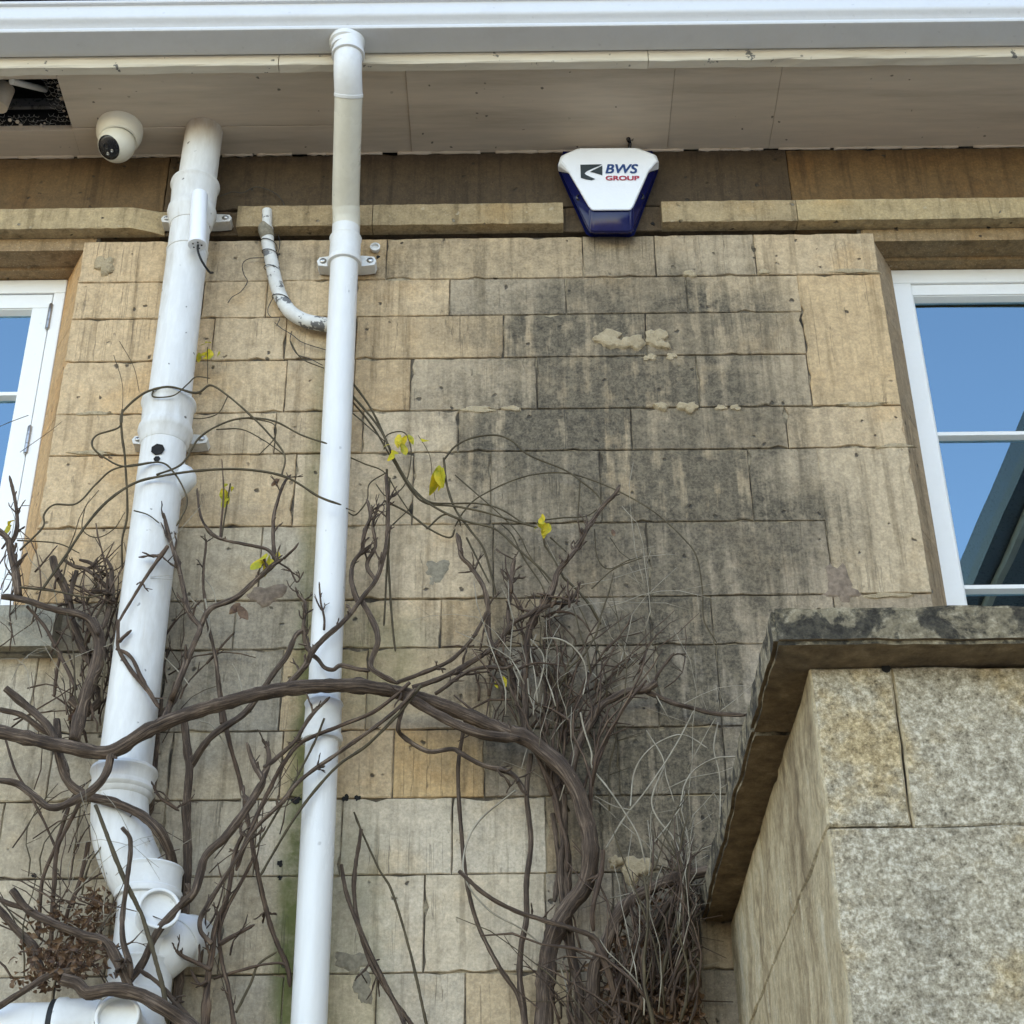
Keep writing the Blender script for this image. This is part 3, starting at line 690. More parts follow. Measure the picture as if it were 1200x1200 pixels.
# ------------------------------------------------------------------ old soil pipe
sp = thing('soil_pipe', 'thick old white painted soil pipe with rolled collars, partly wrapped in vine', 'pipe')
sx, sy = -.795, -.088
xtop = atz(237, 158, ZS).x
zt1 = at(225, 215, sy-.05).z; zt2 = at(222, 262, sy-.05).z
pipe('pipe_length', [(sx+.006, sy, ZS+.012, .0485), (sx+.003, sy, zt1+.05, .0485), (sx, sy, zt1-.03, .0485)], M['iron'], sp)
def collar(za, zb_, x, y, rr, mat=M['iron'], nm='collar'):
    h = za-zb_; q = rr+.0075
    return lathe(nm, [(-.004, rr-.001), (0, q+.0015), (.003, q+.005), (.009, q+.006), (.014, q+.0035), (.018, q+.0012), (h*.5, q), (h*.56, q+.0005), (h*.62, q+.004), (h*.70, q+.005), (h*.76, q+.003), (h*.80, q), (h*.9, q-.0015), (h-.002, rr+.002), (h, rr-.001)], (x, y, za), (0, 0, -1), mat, sp)
collar(at(228, 198, sy-.055).z, at(222, 250, sy-.055).z, sx, sy, .049)
zA = at(220, 280, sy-.05).z
lathe('pipe_band', [(-.004, .049), (-.002, .0515), (.004, .0515), (.006, .049)], (sx, sy, zA), (0, 0, -1), M['iron'], sp)
zc = at(198, 480, sy-.05).z
pipe('pipe_length', [(sx, sy, zt1-.02, .0492), (sx, sy, zc-.02, .0500)], M['iron'], sp)
collar(at(202, 455, sy-.055).z, at(193, 508, sy-.055).z, sx, sy, .0505)
zd = at(145, 880, sy-.05).z
pipe('pipe_length', [(sx, sy, zc-.01, .0515), (sx, sy, zd-.03, .0545)], M['iron'], sp)
for (px, py, hf) in ((230, 255, .078), (197, 514, .077)):
    c = clip(at(px, py, -.04).z, sx, hf, M['iron'], sp, 'ear_bracket'); c.scale = (1, 1, .8)
# stub branch on the right, capped over
zb_ = at(218, 552, -.1).z
pipe('stub_branch', [(sx+.015, sy, zb_-.06, .030), (sx+.038, sy+.002, zb_-.03, .031), (sx+.054, sy+.004, zb_-.008, .030), (sx+.066, sy+.005, zb_+.004, .026), (sx+.073, sy+.005, zb_+.009, .013)], M['iron'], sp, 28, .006)
lathe('hole', [(-.0015, .016), (-.0025, .0135), (.001, .0125)], tuple(at(185, 527, sy-.052)), (0, 1, .0), M['dark'], sp, 7)
lathe('hole', [(-.0015, .008), (-.0022, .0065), (.001, .006)], tuple(at(184, 538, sy-.052)), (0, 1, .0), M['dark'], sp, 6)
collar(at(147, 888, sy-.06).z, at(141, 925, sy-.06).z, sx, sy, .055)
# swan neck to the right, then plastic fittings
zs0 = at(141, 930, sy-.06).z; zs1 = at(165, 1012, -.16).z; bx, by = at(169, 1040, -.15).x, -.105
pipe('swan_neck', [(sx, sy, zs0+.03, .0565), (sx, sy, zs0-.01, .0575), (sx+.012, sy-.003, zs0-.07, .058), (sx+.040, sy-.010, zs0-.13, .058), (bx-.006, by+.002, zs0-.185, .057), (bx, by, zs1-.03, .056)], M['iron'], sp, 40, .008)
socket(zs1+.010, zs1-.055, bx, by, .0575, M['pvc_new'], sp)
zf = at(150, 1135, -.16).z
pipe('pipe_length', [(bx, by, zs1, .0575), (bx, by, zf, .0575), (bx, by, 1.2, .0565), (bx, by, 0, .0565)], M['pvc'], sp)
socket(zf+.03, zf-.05, bx, by, .0570, M['pvc_new'], sp)
def cap(px, py, Y, axis, rr, L):
    p = at(px, py, Y); return lathe('access_cap', [(-L, rr-.004), (-.02, rr-.004), (-.018, rr), (-.001, rr), (0, rr-.0015), (0, rr-.0045), (-.001, rr-.006), (-.014, rr-.0065), (-.015, rr-.010), (-.0155, .002)], p, axis, M['pvc_new'], sp, 36)
cap(187, 1064, by-.105, (.35, -1, .05), .040, .09)
cap(137, 1190, by-.125, (-.05, -1, .05), .041, .10)
zq = at(185, 1150, by).z
pipe('swept_branch', [(bx, by, zq+.02, .045), (bx+.035, by+.004, zq+.045, .045), (bx+.066, by+.016, zq+.080, .045), (bx+.080, by+.045, zq+.098, .045), (bx+.084, .002, zq+.105, .045)], M['pvc'], sp, 36, .01)
pb = at(222, 1085, by+.01); lathe('pipe_band', [(-.014, .045), (-.012, .050), (.012, .050), (.014, .045)], (bx+.072, by+.026, zq+.088), (.5, .5, .55), M['pvc_new'], sp)

wp = thing('waste_pipe', 'short horizontal white waste pipe with a black seal ring', 'pipe')
wy = by-.055; wz = at(55, 1190, wy-.05).z-.012
x1 = at(100, 1190, wy).x; xr = at(57, 1185, wy-.05).x
pipe('pipe_length', [(-1.9, wy, wz-.012, .049), (xr, wy, wz, .049)], M['pvc'], wp)
pipe('seal_ring', [(xr-.004, wy, wz, .051), (xr-.003, wy, wz, .0545), (xr+.006, wy, wz, .0545), (xr+.007, wy, wz, .051)], M['rubber'], wp)
pipe('socket', [(xr+.0075, wy, wz, .051), (xr+.008, wy, wz, .0575), (xr+.022, wy, wz, .058), (xr+.028, wy, wz, .055), (xr+.075, wy, wz+.001, .054), (xr+.078, wy, wz+.001, .052), (x1+.03, wy, wz+.001, .0515)], M['pvc_new'], wp)

# small white sensor housing strapped to the soil pipe, with a black lead
sb = thing('sensor_housing', 'slim white tubular housing with black lead fixed to the soil pipe collar', 'sensor')
pa, pb2 = at(234, 226, sy-.075), at(231, 287, sy-.075)
ax_ = np.array(pb2)-np.array(pa); hl = np.linalg.norm(ax_)
h_ = lathe('housing', [(0, .012), (.003, .018), (.008, .0205), (hl-.010, .0205), (hl-.008, .0222), (hl, .0222), (hl+.001, .0205)], pa, ax_, M['boxwhite'], sb, 32)
for k in range(5):
    g_ = k*1.257; u = Vector(pb2)+Vector((math.cos(g_)*.011, math.sin(g_)*.011, -.0011)); lathe('grommet', [(0, .0022), (-.0012, .0022)], u, (0, 0, 1), M['rubber'], sb, 8)
pipe('lead', [(pb2.x+.002, pb2.y, pb2.z+.004, .0028), (pb2.x+.004, pb2.y-.002, pb2.z-.02, .0028), (pb2.x+.014, pb2.y+.006, pb2.z-.045, .0028), (pb2.x+.03, pb2.y+.03, pb2.z-.060, .0028), (pb2.x+.034, pb2.y+.05, pb2.z-.045, .0028)], M['rubber'], sb, 8, .006)

# ------------------------------------------------------------------ old stub of pipe, wrapped in wire
op = thing('old_pipe_stub', 'bent old pipe stub with flaking white paint wrapped in thin wire', 'pipe')
def pl(lst, Y):   # list of (px,py,rpx[,Y]) -> 4-tuples
    out = []
    for q in lst:
        yy = q[3] if len(q) > 3 else Y; p = at(q[0], q[1], yy); out.append((p.x, p.y, p.z, q[2]*.0022))
    return out
pipe('pipe', pl([(313, 268, 7.2), (314, 285, 7.4), (318, 305, 7.6), (323, 330, 7.8), (330, 350, 7.8), (341, 366, 8), (356, 375, 8), (372, 379, 8.2), (395, 382, 8.2)], -.030), M['old_paint'], op, 24, .006)
pipe('sleeve', pl([(313, 247, 5.8), (313, 258, 5.8), (313, 268, 5.8)], -.036), M['old_paint'], op, 24)
pipe('joint', pl([(312, 263, 6.6), (311, 268, 8.4), (313, 276, 8.2), (314, 279, 7.2)], -.032), M['cement'], op, 24, .004)
V, F, UV = [], [], []
for a, b, n in ((274, 292, 1.2), (290, 305, 1.5), (308, 322, 1.3), (340, 362, 1.6)):
    pts = []
    for i in range(int(n*18)):
        t = i/(n*18-1); yy = a+(b-a)*t; xc = 313+(yy-268)*.12+max(0, yy-335)*.45
        an = i*2*math.pi/18; p = at(xc, yy, -.030); pts.append((p.x+math.cos(an)*.0195, p.y+math.sin(an)*.0195, p.z, .0011))
    tube(pts, sides=5, V=V, F=F, UV=UV)
for path in ([(296, 272), (298, 262), (308, 258), (322, 262), (332, 258), (333, 240), (322, 226), (300, 219), (285, 226), (272, 225), (258, 230)], [(310, 302), (292, 303), (284, 310), (286, 322), (290, 330), (282, 342), (272, 348), (267, 355)],
             [(326, 275), (328, 285), (325, 297), (318, 292)], [(322, 378), (330, 385), (342, 392), (352, 400), (365, 405), (382, 410)], [(342, 388), (340, 400), (348, 415), (362, 420), (378, 428)], [(325, 340), (314, 362), (318, 372), (328, 372), (324, 382)]):
    tube(pl([(x, y, .5) for x, y in path], -.012), sides=5, smooth_step=.008, V=V, F=F, UV=UV)
tube_obj('binding_wire', V, F, UV, M['wire'], op)

# ------------------------------------------------------------------ alarm box
al = thing('alarm_box', 'white and dark blue alarm siren box lettered BWS GROUP under the eaves', 'alarm box')
Z7 = lambda x, y: (640+x/7.5, 150+y/7.5)
YBk, YFr = -.008, -.078
def A(zx, zy, Y): p = at(*Z7(zx, zy), Y); return (p.x, p.y, p.z)
back = [(150, 205), (930, 200), (985, 300), (985, 380), (775, 940), (735, 958), (390, 955), (350, 930), (112, 400), (98, 320)]
front = [(300, 178), (780, 176), (945, 235), (975, 290), (900, 375), (760, 690), (735, 720), (410, 722), (380, 690), (200, 385), (130, 290), (165, 235)]
# backing body
bk = [A(x, y, YBk+.004) for x, y in back]; bk2 = [A(x, y, YBk-.012) for x, y in back]
n = len(back); v = bk+bk2; f = [tuple(range(n)), tuple(range(2*n-1, n-1, -1))]+[(i, (i+1) % n, n+(i+1) % n, n+i) for i in range(n)]
link('back_plate', mesh('back_plate', v, f), M['blue'], al)
# blue lens: sloping sides round the lower half
lo_b = [(120, 385), (365, 925), (400, 948), (735, 950), (770, 930), (975, 365)]
lo_f = [(212, 392), (385, 705), (412, 730), (735, 728), (765, 700), (895, 382)]
v = [A(x, y, YBk-.010) for x, y in lo_b]+[A(x, y, YBk-.040) for x, y in [(128, 385), (373, 900), (408, 915), (730, 915), (762, 900), (968, 368)]]+[A(x, y, YFr+.006) for x, y in lo_f]
f = []
for lv in (0, 6):
    for i in range(5): f.append((lv+i, lv+i+1, lv+6+i+1, lv+6+i))
f.append((12, 13, 14, 15, 16, 17)); f.append((5, 4, 3, 2, 1, 0)); f.append((0, 6, 12, 17, 11, 5))
bm = bmesh.new(); bm.from_mesh(mesh('lens', v, f)); bmesh.ops.bevel(bm, geom=[e for e in bm.edges], offset=.0035, segments=3, affect='EDGES'); me = bpy.data.meshes.new('lens'); bm.to_mesh(me); bm.free()
me.polygons.foreach_set('use_smooth', [True]*len(me.polygons)); me.set_sharp_from_angle(angle=R(30))
link('lens', me, M['blue'], al)
# white cover: domed shell on top, tongue running down the front
fr_ = [A(x, y, YFr) for x, y in front]
sh = [(268, 182), (812, 178), (968, 240), (992, 300), (905, 385), (768, 698), (740, 728), (405, 730), (372, 698), (195, 395), (102, 330), (128, 248)]
sk = [A(x, y, YFr+.010) for x, y in sh]
tb = [(268, 192), (812, 188), (968, 250), (988, 368), (905, 388), (768, 702), (738, 730), (407, 732), (374, 702), (197, 398), (106, 385), (130, 258)]
depth = [YBk-.008]*3+[YBk-.026]+[YFr+.014]+[YFr+.012]*4+[YFr+.014]+[YBk-.026, YBk-.008]
tk = [A(x, y, d) for (x, y), d in zip(tb, depth)]
n = 12; v = fr_+sk+tk; f = [tuple(range(n))]+[(a+i, a+n+i, a+n+(i+1) % n, a+(i+1) % n) for a in (0, n) for i in range(n)]+[tuple(range(3*n-1, 2*n-1, -1))]
bm = bmesh.new(); bm.from_mesh(mesh('cover', v, f)); 
bmesh.ops.bevel(bm, geom=[e for e in bm.edges], offset=.002, segments=3, affect='EDGES'); me = bpy.data.meshes.new('cover'); bm.to_mesh(me); bm.free()
me.polygons.foreach_set('use_smooth', [True]*len(me.polygons)); me.set_sharp_from_angle(angle=R(25))
link('cover', me, M['boxwhite'], al)
for zx, zy in ((290, 615), (832, 605)):
    lathe('screw_socket', [(0, .0085), (-.004, .0085), (-.005, .006), (.002, .0055)], A(zx, zy, YBk-.050), (0, 1, .3), M['black'], al, 18)
# lettering and emblem lie on the cover
YT = YFr-.0012
def decal(name, polys, mat):
    V, F = [], []
    for poly in polys:
        b = len(V); n = len(poly); V += [A(x, y, YT) for x, y in poly]+[A(x, y, YT+.0010) for x, y in poly]
        F.append(tuple(range(b, b+n))); F += [(b+i, b+(i+1) % n, b+n+(i+1) % n, b+n+i) for i in range(n)]
    return link(name, mesh(name, V, F), mat, al)
decal('emblem', [[(300, 322), (492, 318), (470, 332), (418, 352), (360, 378), (338, 398), (352, 412), (395, 432), (432, 448), (400, 460), (352, 452), (305, 438)], [(494, 330), (494, 416), (460, 404), (420, 392), (384, 386), (408, 372), (450, 352)]], M['logo_dark'])
def text(body, name, zx0, zx1, zyb, zyt, mat, shear=0., off=0.):
    cu = bpy.data.curves.new(name, 'FONT'); cu.body = body; cu.size = 1; cu.shear = shear; cu.offset = 0; cu.extrude = .0; cu.space_character = 1.0
    ob = bpy.data.objects.new(name, cu); COL.objects.link(ob); bpy.context.view_layer.update()
    dg = bpy.context.evaluated_depsgraph_get(); me = bpy.data.meshes.new_from_object(ob.evaluated_get(dg)); bpy.data.objects.remove(ob)
    c = np.array([v.co for v in me.vertices]); mn, mx = c.min(0), c.max(0)
    for v in me.vertices:
        t = (v.co.x-mn[0])/(mx[0]-mn[0]); s = (v.co.y-mn[1])/(mx[1]-mn[1])
        v.co = Vector(A(zx0+(zx1-zx0)*t, zyb+(zyt-zyb)*s, YT))
    nv = len(me.vertices); P0 = [v.co.copy() for v in me.vertices]; F0 = [tuple(p.vertices) for p in me.polygons]; V, F = [], []
    for k, (ddx, ddz) in enumerate(((-1, -.6), (1, .6), (-1, .6), (1, -.6))):      # a heavier stroke: four layers a tenth of a millimetre apart
        F += [tuple(i+len(V) for i in q) for q in F0]; V += [(p.x+ddx*off*.0011, p.y-.0001*k, p.z+ddz*off*.0011) for p in P0]
    m2 = bpy.data.meshes.new(name); m2.from_pydata(V, [], F); m2.update(); bpy.data.meshes.remove(me)
    return link(name, m2, mat, al)
text('BWS', 'lettering', 525, 805, 397, 319, M['logo_blue'], .2, .9)
text('GROUP', 'lettering', 526, 816, 459, 421, M['logo_red'], 0, .8)
# cable stub running up from the box into the soffit
p0, p1 = at(737, 176, -.012), at(736, 160, -.03)
pipe('cable', [(p0.x, -.02, p0.z-.01, .005), (p0.x+.002, -.03, p0.z+.01, .005), (p0.x-.003, -.045, ZS-.004, .006), (p0.x-.003, -.05, ZS+.01, .006)], M['black'], al, 10, .005)

# ------------------------------------------------------------------ security camera
sc = thing('security_camera', 'cream turret security camera with black lens face hung from the soffit', 'camera')
bc = atz(141, 150, ZS); bc.y -= .002
lathe('base', [(.0, .040), (0, .0585), (.010, .0600), (.030, .0585), (.044, .054), (.053, .050), (.055, .046), (.050, .040)], (bc.x, bc.y, ZS-.0005), (.05, -.12, -1), M['cream'], sc, 48)
ball = Vector((bc.x-.001, bc.y-.004, ZS-.064)); R_ = .0475
look = Vector((-.38, -.46, -.76)).normalized()
prof = [(R_*math.cos(a), R_*math.sin(a)) for a in np.linspace(math.pi*.98, .76, 22)]
lathe('ball', prof+[(R_*.725-.001, R_*.66), (R_*.725-.003, .02)], ball, look, M['cream'], sc, 48)
fc = lathe('lens_face', [(R_*.62, .0318), (R_*.735, .0318), (R_*.77, .0305), (R_*.83, .022), (R_*.855, .011), (R_*.86, .002)], ball, look, M['black'], sc, 40)
side_ = look.cross(Vector((0, 0, 1))).normalized(); upv = side_.cross(look)
for a, b, rr, mt in ((0, .006, .009, 'black'), (-.008, -.012, .0042, 'steel'), (.008, -.012, .0042, 'steel')):
    lathe('lens', [(-.002, rr), (.0015, rr), (.002, rr*.8), (.0008, rr*.6)], ball+look*R_*.84+side_*a+upv*b, look, M[mt], fc, 20)

# ------------------------------------------------------------------ porch with coping at the right
po = thing('stone_porch', 'lichen-mottled grey stone porch block with dark weathered coping', 'porch')
PX, PY, PZ = .423, -1.111, 2.7195
CX, CY, CZ = .3655, -1.184, 2.778
link('core', boxme('core', PX+.012, 1.95, PY+.012, -.002, 0, PZ-.004), M['mortar'], po)
def pblock(x0, x1, y0, y1, z0, z1, seed):
    """block with both visible faces gently uneven"""
    bm = bmesh.new(); bmesh.ops.create_cube(bm, size=1)
    g = .0010
    for v in bm.verts: v.co = Vector((x0+g+(v.co.x+.5)*(x1-x0-2*g), y0+g+(v.co.y+.5)*(y1-y0-2*g), z0+g+(v.co.z+.5)*(z1-z0-2*g)))
    bmesh.ops.bevel(bm, geom=bm.edges[:], offset=.003, segments=1, affect='EDGES')
    bmesh.ops.subdivide_edges(bm, edges=[e for e in bm.edges if e.calc_length() > .04], cuts=9, use_grid_fill=True)
    for v in bm.verts:
        q = v.co*14+Vector((seed, 0, 0)); d = mnoise.noise_vector(q); v.co += d*.0028+mnoise.noise_vector(v.co*55)*.0018
    me = bpy.data.meshes.new('stone'); bm.to_mesh(me); bm.free(); return link('stone', me, M['porch'], po)
zj = [0.0, .42, .82, 1.25, 1.66, 2.08, 2.4775, PZ]
for i, (a, b) in enumerate(zip(zj, zj[1:])):
    top = i == len(zj)-2
    xs = [PX, .541, 1.18, 1.95] if top else ([PX, .98, 1.5, 1.95] if i % 2 else [PX, .72, 1.3, 1.95])
    if i == len(zj)-3: xs = [PX, 1.02, 1.6, 1.95]
    for k, (c, d) in enumerate(zip(xs, xs[1:])):
        dep = .28 if i % 2 else .36
        pblock(c, d, PY+(.0015*(k % 2)), PY+(dep if k == 0 else .14), a, b, i*3+k)
    ys = [PY+(.28 if i % 2 else .36), -.42 if i % 2 else -.50, -.003]
    for c, d in zip(ys, ys[1:]): pblock(PX, PX+.14, c, d, a, b, i*5+c*3)
def coping(x0, x1, y0, y1, seed):
    bm = bmesh.new(); bmesh.ops.create_cube(bm, size=1)
    for v in bm.verts: v.co = Vector((x0+(v.co.x+.5)*(x1-x0), y0+(v.co.y+.5)*(y1-y0), PZ+.001+(v.co.z+.5)*(CZ-PZ)))
    bmesh.ops.bevel(bm, geom=bm.edges[:], offset=.006, segments=2, affect='EDGES')
    for _ in range(3): bmesh.ops.subdivide_edges(bm, edges=[e for e in bm.edges if e.calc_length() > .022], cuts=2, use_grid_fill=True)
    for v in bm.verts:
        v.co += mnoise.noise_vector(v.co*11+Vector((seed, 3, 1)))*.0040+mnoise.noise_vector(v.co*40)*.0022
    me = bpy.data.meshes.new('coping_stone'); bm.to_mesh(me); bm.free(); link('coping_stone', me, M['coping'], po)
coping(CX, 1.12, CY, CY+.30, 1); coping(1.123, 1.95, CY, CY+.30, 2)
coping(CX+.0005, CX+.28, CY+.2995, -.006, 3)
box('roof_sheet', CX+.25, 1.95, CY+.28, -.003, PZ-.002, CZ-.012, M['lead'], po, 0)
p = at(1038, 784, PY); lathe('plug_hole', [(-.002, .0068), (-.0028, .0058), (-.001, .005)], (p.x, PY, p.z), (0, 1, 0), M['dark'], po, 14)

# ------------------------------------------------------------------ the vine
vine = thing('climbing_vine', 'bare twisting brown vine climbing the wall across both pipes', 'vine')
SC = .00222
RS = .55
def branch(name, pts, r0, r1=None, Y=-.05, mat='bark', gn=.24, spur=0., seed=None, wob=.0, sides=None):
    """pts in photograph pixels on the plane Y (per-point third value overrides), radii in pixels"""
    if r1 is None: r1 = r0
    sd_ = seed if seed is not None else sum(p[0]*3+p[1] for p in pts) % 97
    rr = random.Random(sd_); n = len(pts); q = []
    for i, p in enumerate(pts):
        t = i/(n-1); yy = p[2] if len(p) > 2 else Y
        c = at(p[0], p[1], yy+rr.gauss(0, .004)); rad = (r0+(r1-r0)*t); rad = rad*SC*(RS+.24*max(0, min(1, (4-rad)/2.5)))
        q.append((c.x+rr.gauss(0, wob), c.y, c.z+rr.gauss(0, wob), rad))
    step = max(.004, min(.009, r0*SC*.5))
    q = crom(q, step); out = []
    for i, p in enumerate(q):
        s = i*step; am = .16*p[3]
        d = mnoise.noise_vector(Vector((s*11+sd_, sd_*.7, 1)))
        kn = 1+.34*max(0, mnoise.noise(Vector((s*24, sd_, 4))))+.10*mnoise.noise(Vector((s*60, sd_, 9)))
        if name not in ('trunk',) : kn *= min(1., .45+.55*(len(q)-1-i)*step/(p[3]*2.2+1e-6))
        out.append((p[0]+d[0]*am, p[1]+d[1]*am, p[2]+d[2]*am, p[3]*kn))
    V, F, UV = [], [], []
    sides = sides or (16 if r0 > 8 else 12 if r0 > 4.5 else 8 if r0 > 2.2 else 6)
    tube(out, sides=sides, gnarl=gn, seed=sd_, V=V, F=F, UV=UV)
    if spur:
        L = len(out)*step; k = int(L*spur*22)
        for _ in range(k):
            i = int(rr.triangular(0, len(out)-1, len(out)*.85)); p = out[i]
            j = min(len(out)-1, i+2); tx = np.array(out[j][:3])-np.array(out[max(0, i-2)][:3]); tx /= np.linalg.norm(tx)+1e-9
            b = np.array(p[:3])
            for c_ in range(rr.choice((1, 2, 2, 3))):
                side = np.cross(tx, (0, -1, 0))*rr.choice((-1, 1)); d = tx*rr.uniform(.5, 1.3)+side*rr.uniform(.2, 1.)+np.array((0, rr.uniform(-.9, .2), .25))
                d /= np.linalg.norm(d); ln = rr.uniform(.010, .050); r_ = min(.0042, max(.0015, p[3]*rr.uniform(.35, .6))); sp_ = []; q_ = b.copy()
                for m_ in range(6):
                    t = m_/5; sp_.append((*q_, r_*(1-.5*t)*(1.45 if m_ in (2, 4) else .9)))
                    d = d+np.array((rr.gauss(0, .22), rr.gauss(0, .15), rr.gauss(.06, .2))); d /= np.linalg.norm(d); q_ = q_+d*ln/5
                tube(sp_, sides=6, gnarl=.3, seed=sd_+i+c_, V=V, F=F, UV=UV)
                if rr.random() < .4:
                    b2 = np.array(sp_[3][:3]); d2 = d+np.array((rr.gauss(0, .7), rr.gauss(0, .4), rr.gauss(0, .5))); d2 /= np.linalg.norm(d2)
                    tube([(*(b2+d2*ln*.45*t), r_*.6*(1.1-.4*t)) for t in (0, .35, .7, 1)], sides=5, V=V, F=F, UV=UV)
    return tube_obj(name, V, F, UV, M[mat], vine)
def CA(ox, oy, k, lst): return [((ox+p[0]/k), (oy+p[1]/k), *p[2:]) for p in lst]
zA_ = lambda l: CA(0, 400, 3, l); zB = lambda l: CA(400, 400, 3, l); zC = lambda l: CA(0, 800, 3, l); zD = lambda l: CA(400, 800, 3, l)
zE = lambda l: CA(580, 800, 4.286, l); zG = lambda l: CA(600, 980, 4.615, l); zH = lambda l: CA(520, 640, 6, l); zI = lambda l: CA(180, 620, 5, l); zJ = lambda l: CA(0, 620, 6, l); zK = lambda l: CA(0, 550, 5.4545, l); zL = lambda l: CA(180, 820, 5, l)
# main limb and its forks
branch('limb', [(-70, 848, -.17), (0, 858, -.19), (60, 872, -.20), (115, 882, -.205), (140, 877, -.21), (170, 858, -.21), (215, 838, -.19), (270, 822, -.17), (330, 808, -.16), (400, 803, -.16), (440, 806, -.14), (475, 814, -.11), (515, 826, -.09), (555, 841, -.08), (606, 863, -.08)], 11.0, 12.0, gn=.2)
branch('limb', [(462, 808, -.12), (493, 826, -.12), (530, 846, -.12), (565, 860, -.11), (608, 866, -.09)], 7.5, 9, gn=.22)
branch('trunk', [(598, 860, -.08), (622, 868, -.085), (650, 890, -.09), (672, 920, -.09), (685, 955, -.09), (692, 995, -.085), (686, 1035, -.075), (668, 1062, -.07), (654, 1085, -.07), (645, 1115, -.07), (641, 1153, -.07), (638, 1200, -.07), (630, 1300, -.07), (615, 1500, -.08), (610, 1800, -.08), (612, 1960, -.07)], 13.0, 14.5, gn=.3)
branch('trunk', [(648, 900), (656, 935), (661, 980), (664, 1012), (665, 1056), (668, 1110), (677, 1153), (680, 1210), (676, 1320), (650, 1550), (645, 1960)], 7, 8.5, Y=-.045)
branch('trunk', [(872, 1000, -.05), (832, 1019, -.06), (795, 1028, -.07), (765, 1041, -.08), (739, 1056, -.09), (721, 1080, -.09), (708, 1110, -.09), (698, 1136, -.09), (693, 1175, -.085), (690, 1230, -.08), (680, 1400, -.06), (665, 1960, -.05)], 8.5, 12)
branch('trunk', [(804, 1036, -.05), (784, 1056), (769, 1082), (752, 1101), (734, 1127), (726, 1153), (718, 1200), (714, 1300), (700, 1960)], 5.5, 8, Y=-.06)
branch('branch', zE([(810, 0), (740, 40), (680, 40), (600, 75), (520, 130), (480, 205), (440, 275), (400, 370), (380, 470), (370, 560)]), 6, 7.5, Y=-.06)
branch('branch', zE([(745, 40), (850, 85), (920, 110), (1000, 130), (1100, 155), (1260, 165)]), 4.6, 3.2, Y=-.05, spur=.3)
branch('branch', zE([(790, 10), (830, -60), (900, -150)]), 3, 2, Y=-.06, spur=.6)
branch('branch', zH([(570, 1330), (570, 1150), (572, 950), (580, 720), (600, 600), (640, 490), (740, 365), (780, 260), (800, 185), (880, 85), (940, 10), (985, -70), (1020, -140), (1120, -280), (1200, -360), (1240, -430)]), 7, 3.0, Y=-.06, spur=.7)
branch('branch', zH([(545, 1250), (510, 1080), (490, 960), (480, 880), (400, 820), (360, 740), (320, 640), (312, 480), (310, 400), (288, 310), (258, 245), (190, 140), (125, 75), (110, -30), (90, -90)]), 6, 3.2, Y=-.055, spur=.5)
branch('branch', zH([(-220, 1000), (0, 920), (140, 850), (280, 760), (370, 690), (440, 600), (500, 530), (600, 480), (680, 420)]), 4.6, 3.4, Y=-.075, spur=.6)
branch('branch', zH([(-330, 960), (0, 830), (120, 740), (200, 650), (270, 530), (305, 450)]), 3.2, 2.2, Y=-.07, spur=.5)
branch('branch', zH([(-60, 1040), (0, 1000), (90, 930), (200, 870), (320, 850), (430, 860), (500, 830)]), 3, 2.4, Y=-.085, spur=.4)
branch('branch', zH([(470, 320), (480, 200), (500, 80)]), 5, 3, Y=-.05, spur=3.)
branch('branch', zH([(460, 620), (455, 500), (465, 380), (470, 300)]), 3, 4, Y=-.05, spur=1.)
branch('branch', zH([(690, 440), (800, 400), (880, 400), (930, 330), (960, 250)]), 3.4, 1.8, Y=-.06, spur=1.)
branch('branch', [(477, 813, -.12), (467, 850, -.12), (473, 863), (500, 880), (530, 878), (540, 883), (567, 897), (600, 907), (617, 932)], 3.6, 4.2, Y=-.10, spur=.25)
branch('branch', [(622, 884), (617, 930), (622, 986), (617, 1033), (617, 1077), (611, 1110), (609, 1149), (615, 1197), (616, 1300), (610, 1500)], 4.2, 5, Y=-.06, gn=.1)
branch('branch', [(545, 845), (537, 900), (540, 967), (547, 1033), (560, 1083), (587, 1137), (607, 1167), (615, 1210), (618, 1300)], 2.6, 3.2, Y=-.05, gn=.1)
branch('branch', [(538, 1021), (567, 1047), (603, 1067), (633, 1077), (690, 1095), (705, 1110)], 2.4, 4.4, Y=-.11, spur=.4)
branch('branch', zE([(760, -10), (660, 110), (580, 250), (520, 390), (490, 500), (478, 640), (480, 720)]), 1.8, 3.2, Y=-.07, mat='twig')
branch('branch', zE([(545, 840), (535, 940), (510, 1050), (490, 1150), (495, 1250)]), 3.0, 4.0, Y=-.10, mat='twig', spur=.3)
branch('branch', zG([(430, 540), (480, 620), (530, 760), (560, 900), (570, 1060)]), 6, 4.5, Y=-.11, mat='twig', spur=.3)
branch('branch', zE([(230, 400), (300, 560), (330, 700), (360, 800), (365, 950)]), 2.6, 3.0, Y=-.06, mat='twig')
branch('branch', zE([(350, 560), (350, 760), (330, 900), (340, 1100), (380, 1250)]), 4.5, 5.5, Y=-.05)
branch('branch', zE([(290, 660), (310, 800), (320, 930), (300, 1100)]), 4, 4, Y=-.04)
# lower left of centre
branch('branch', zD([(70, 515), (45, 700), (60, 850), (110, 1000), (180, 1110), (250, 1210), (300, 1320)]), 2.6, 3.6, Y=-.05, spur=.2)
branch('branch', zD([(0, 640), (20, 750), (80, 900), (150, 1050), (200, 1150), (260, 1290)]), 2.4, 3.0, Y=-.06, spur=.2)
branch('branch', zD([(45, 455), (70, 520), (130, 650), (180, 740), (240, 940), (290, 1160), (310, 1260)]), 1.2, 1.8, Y=-.04, mat='stem')
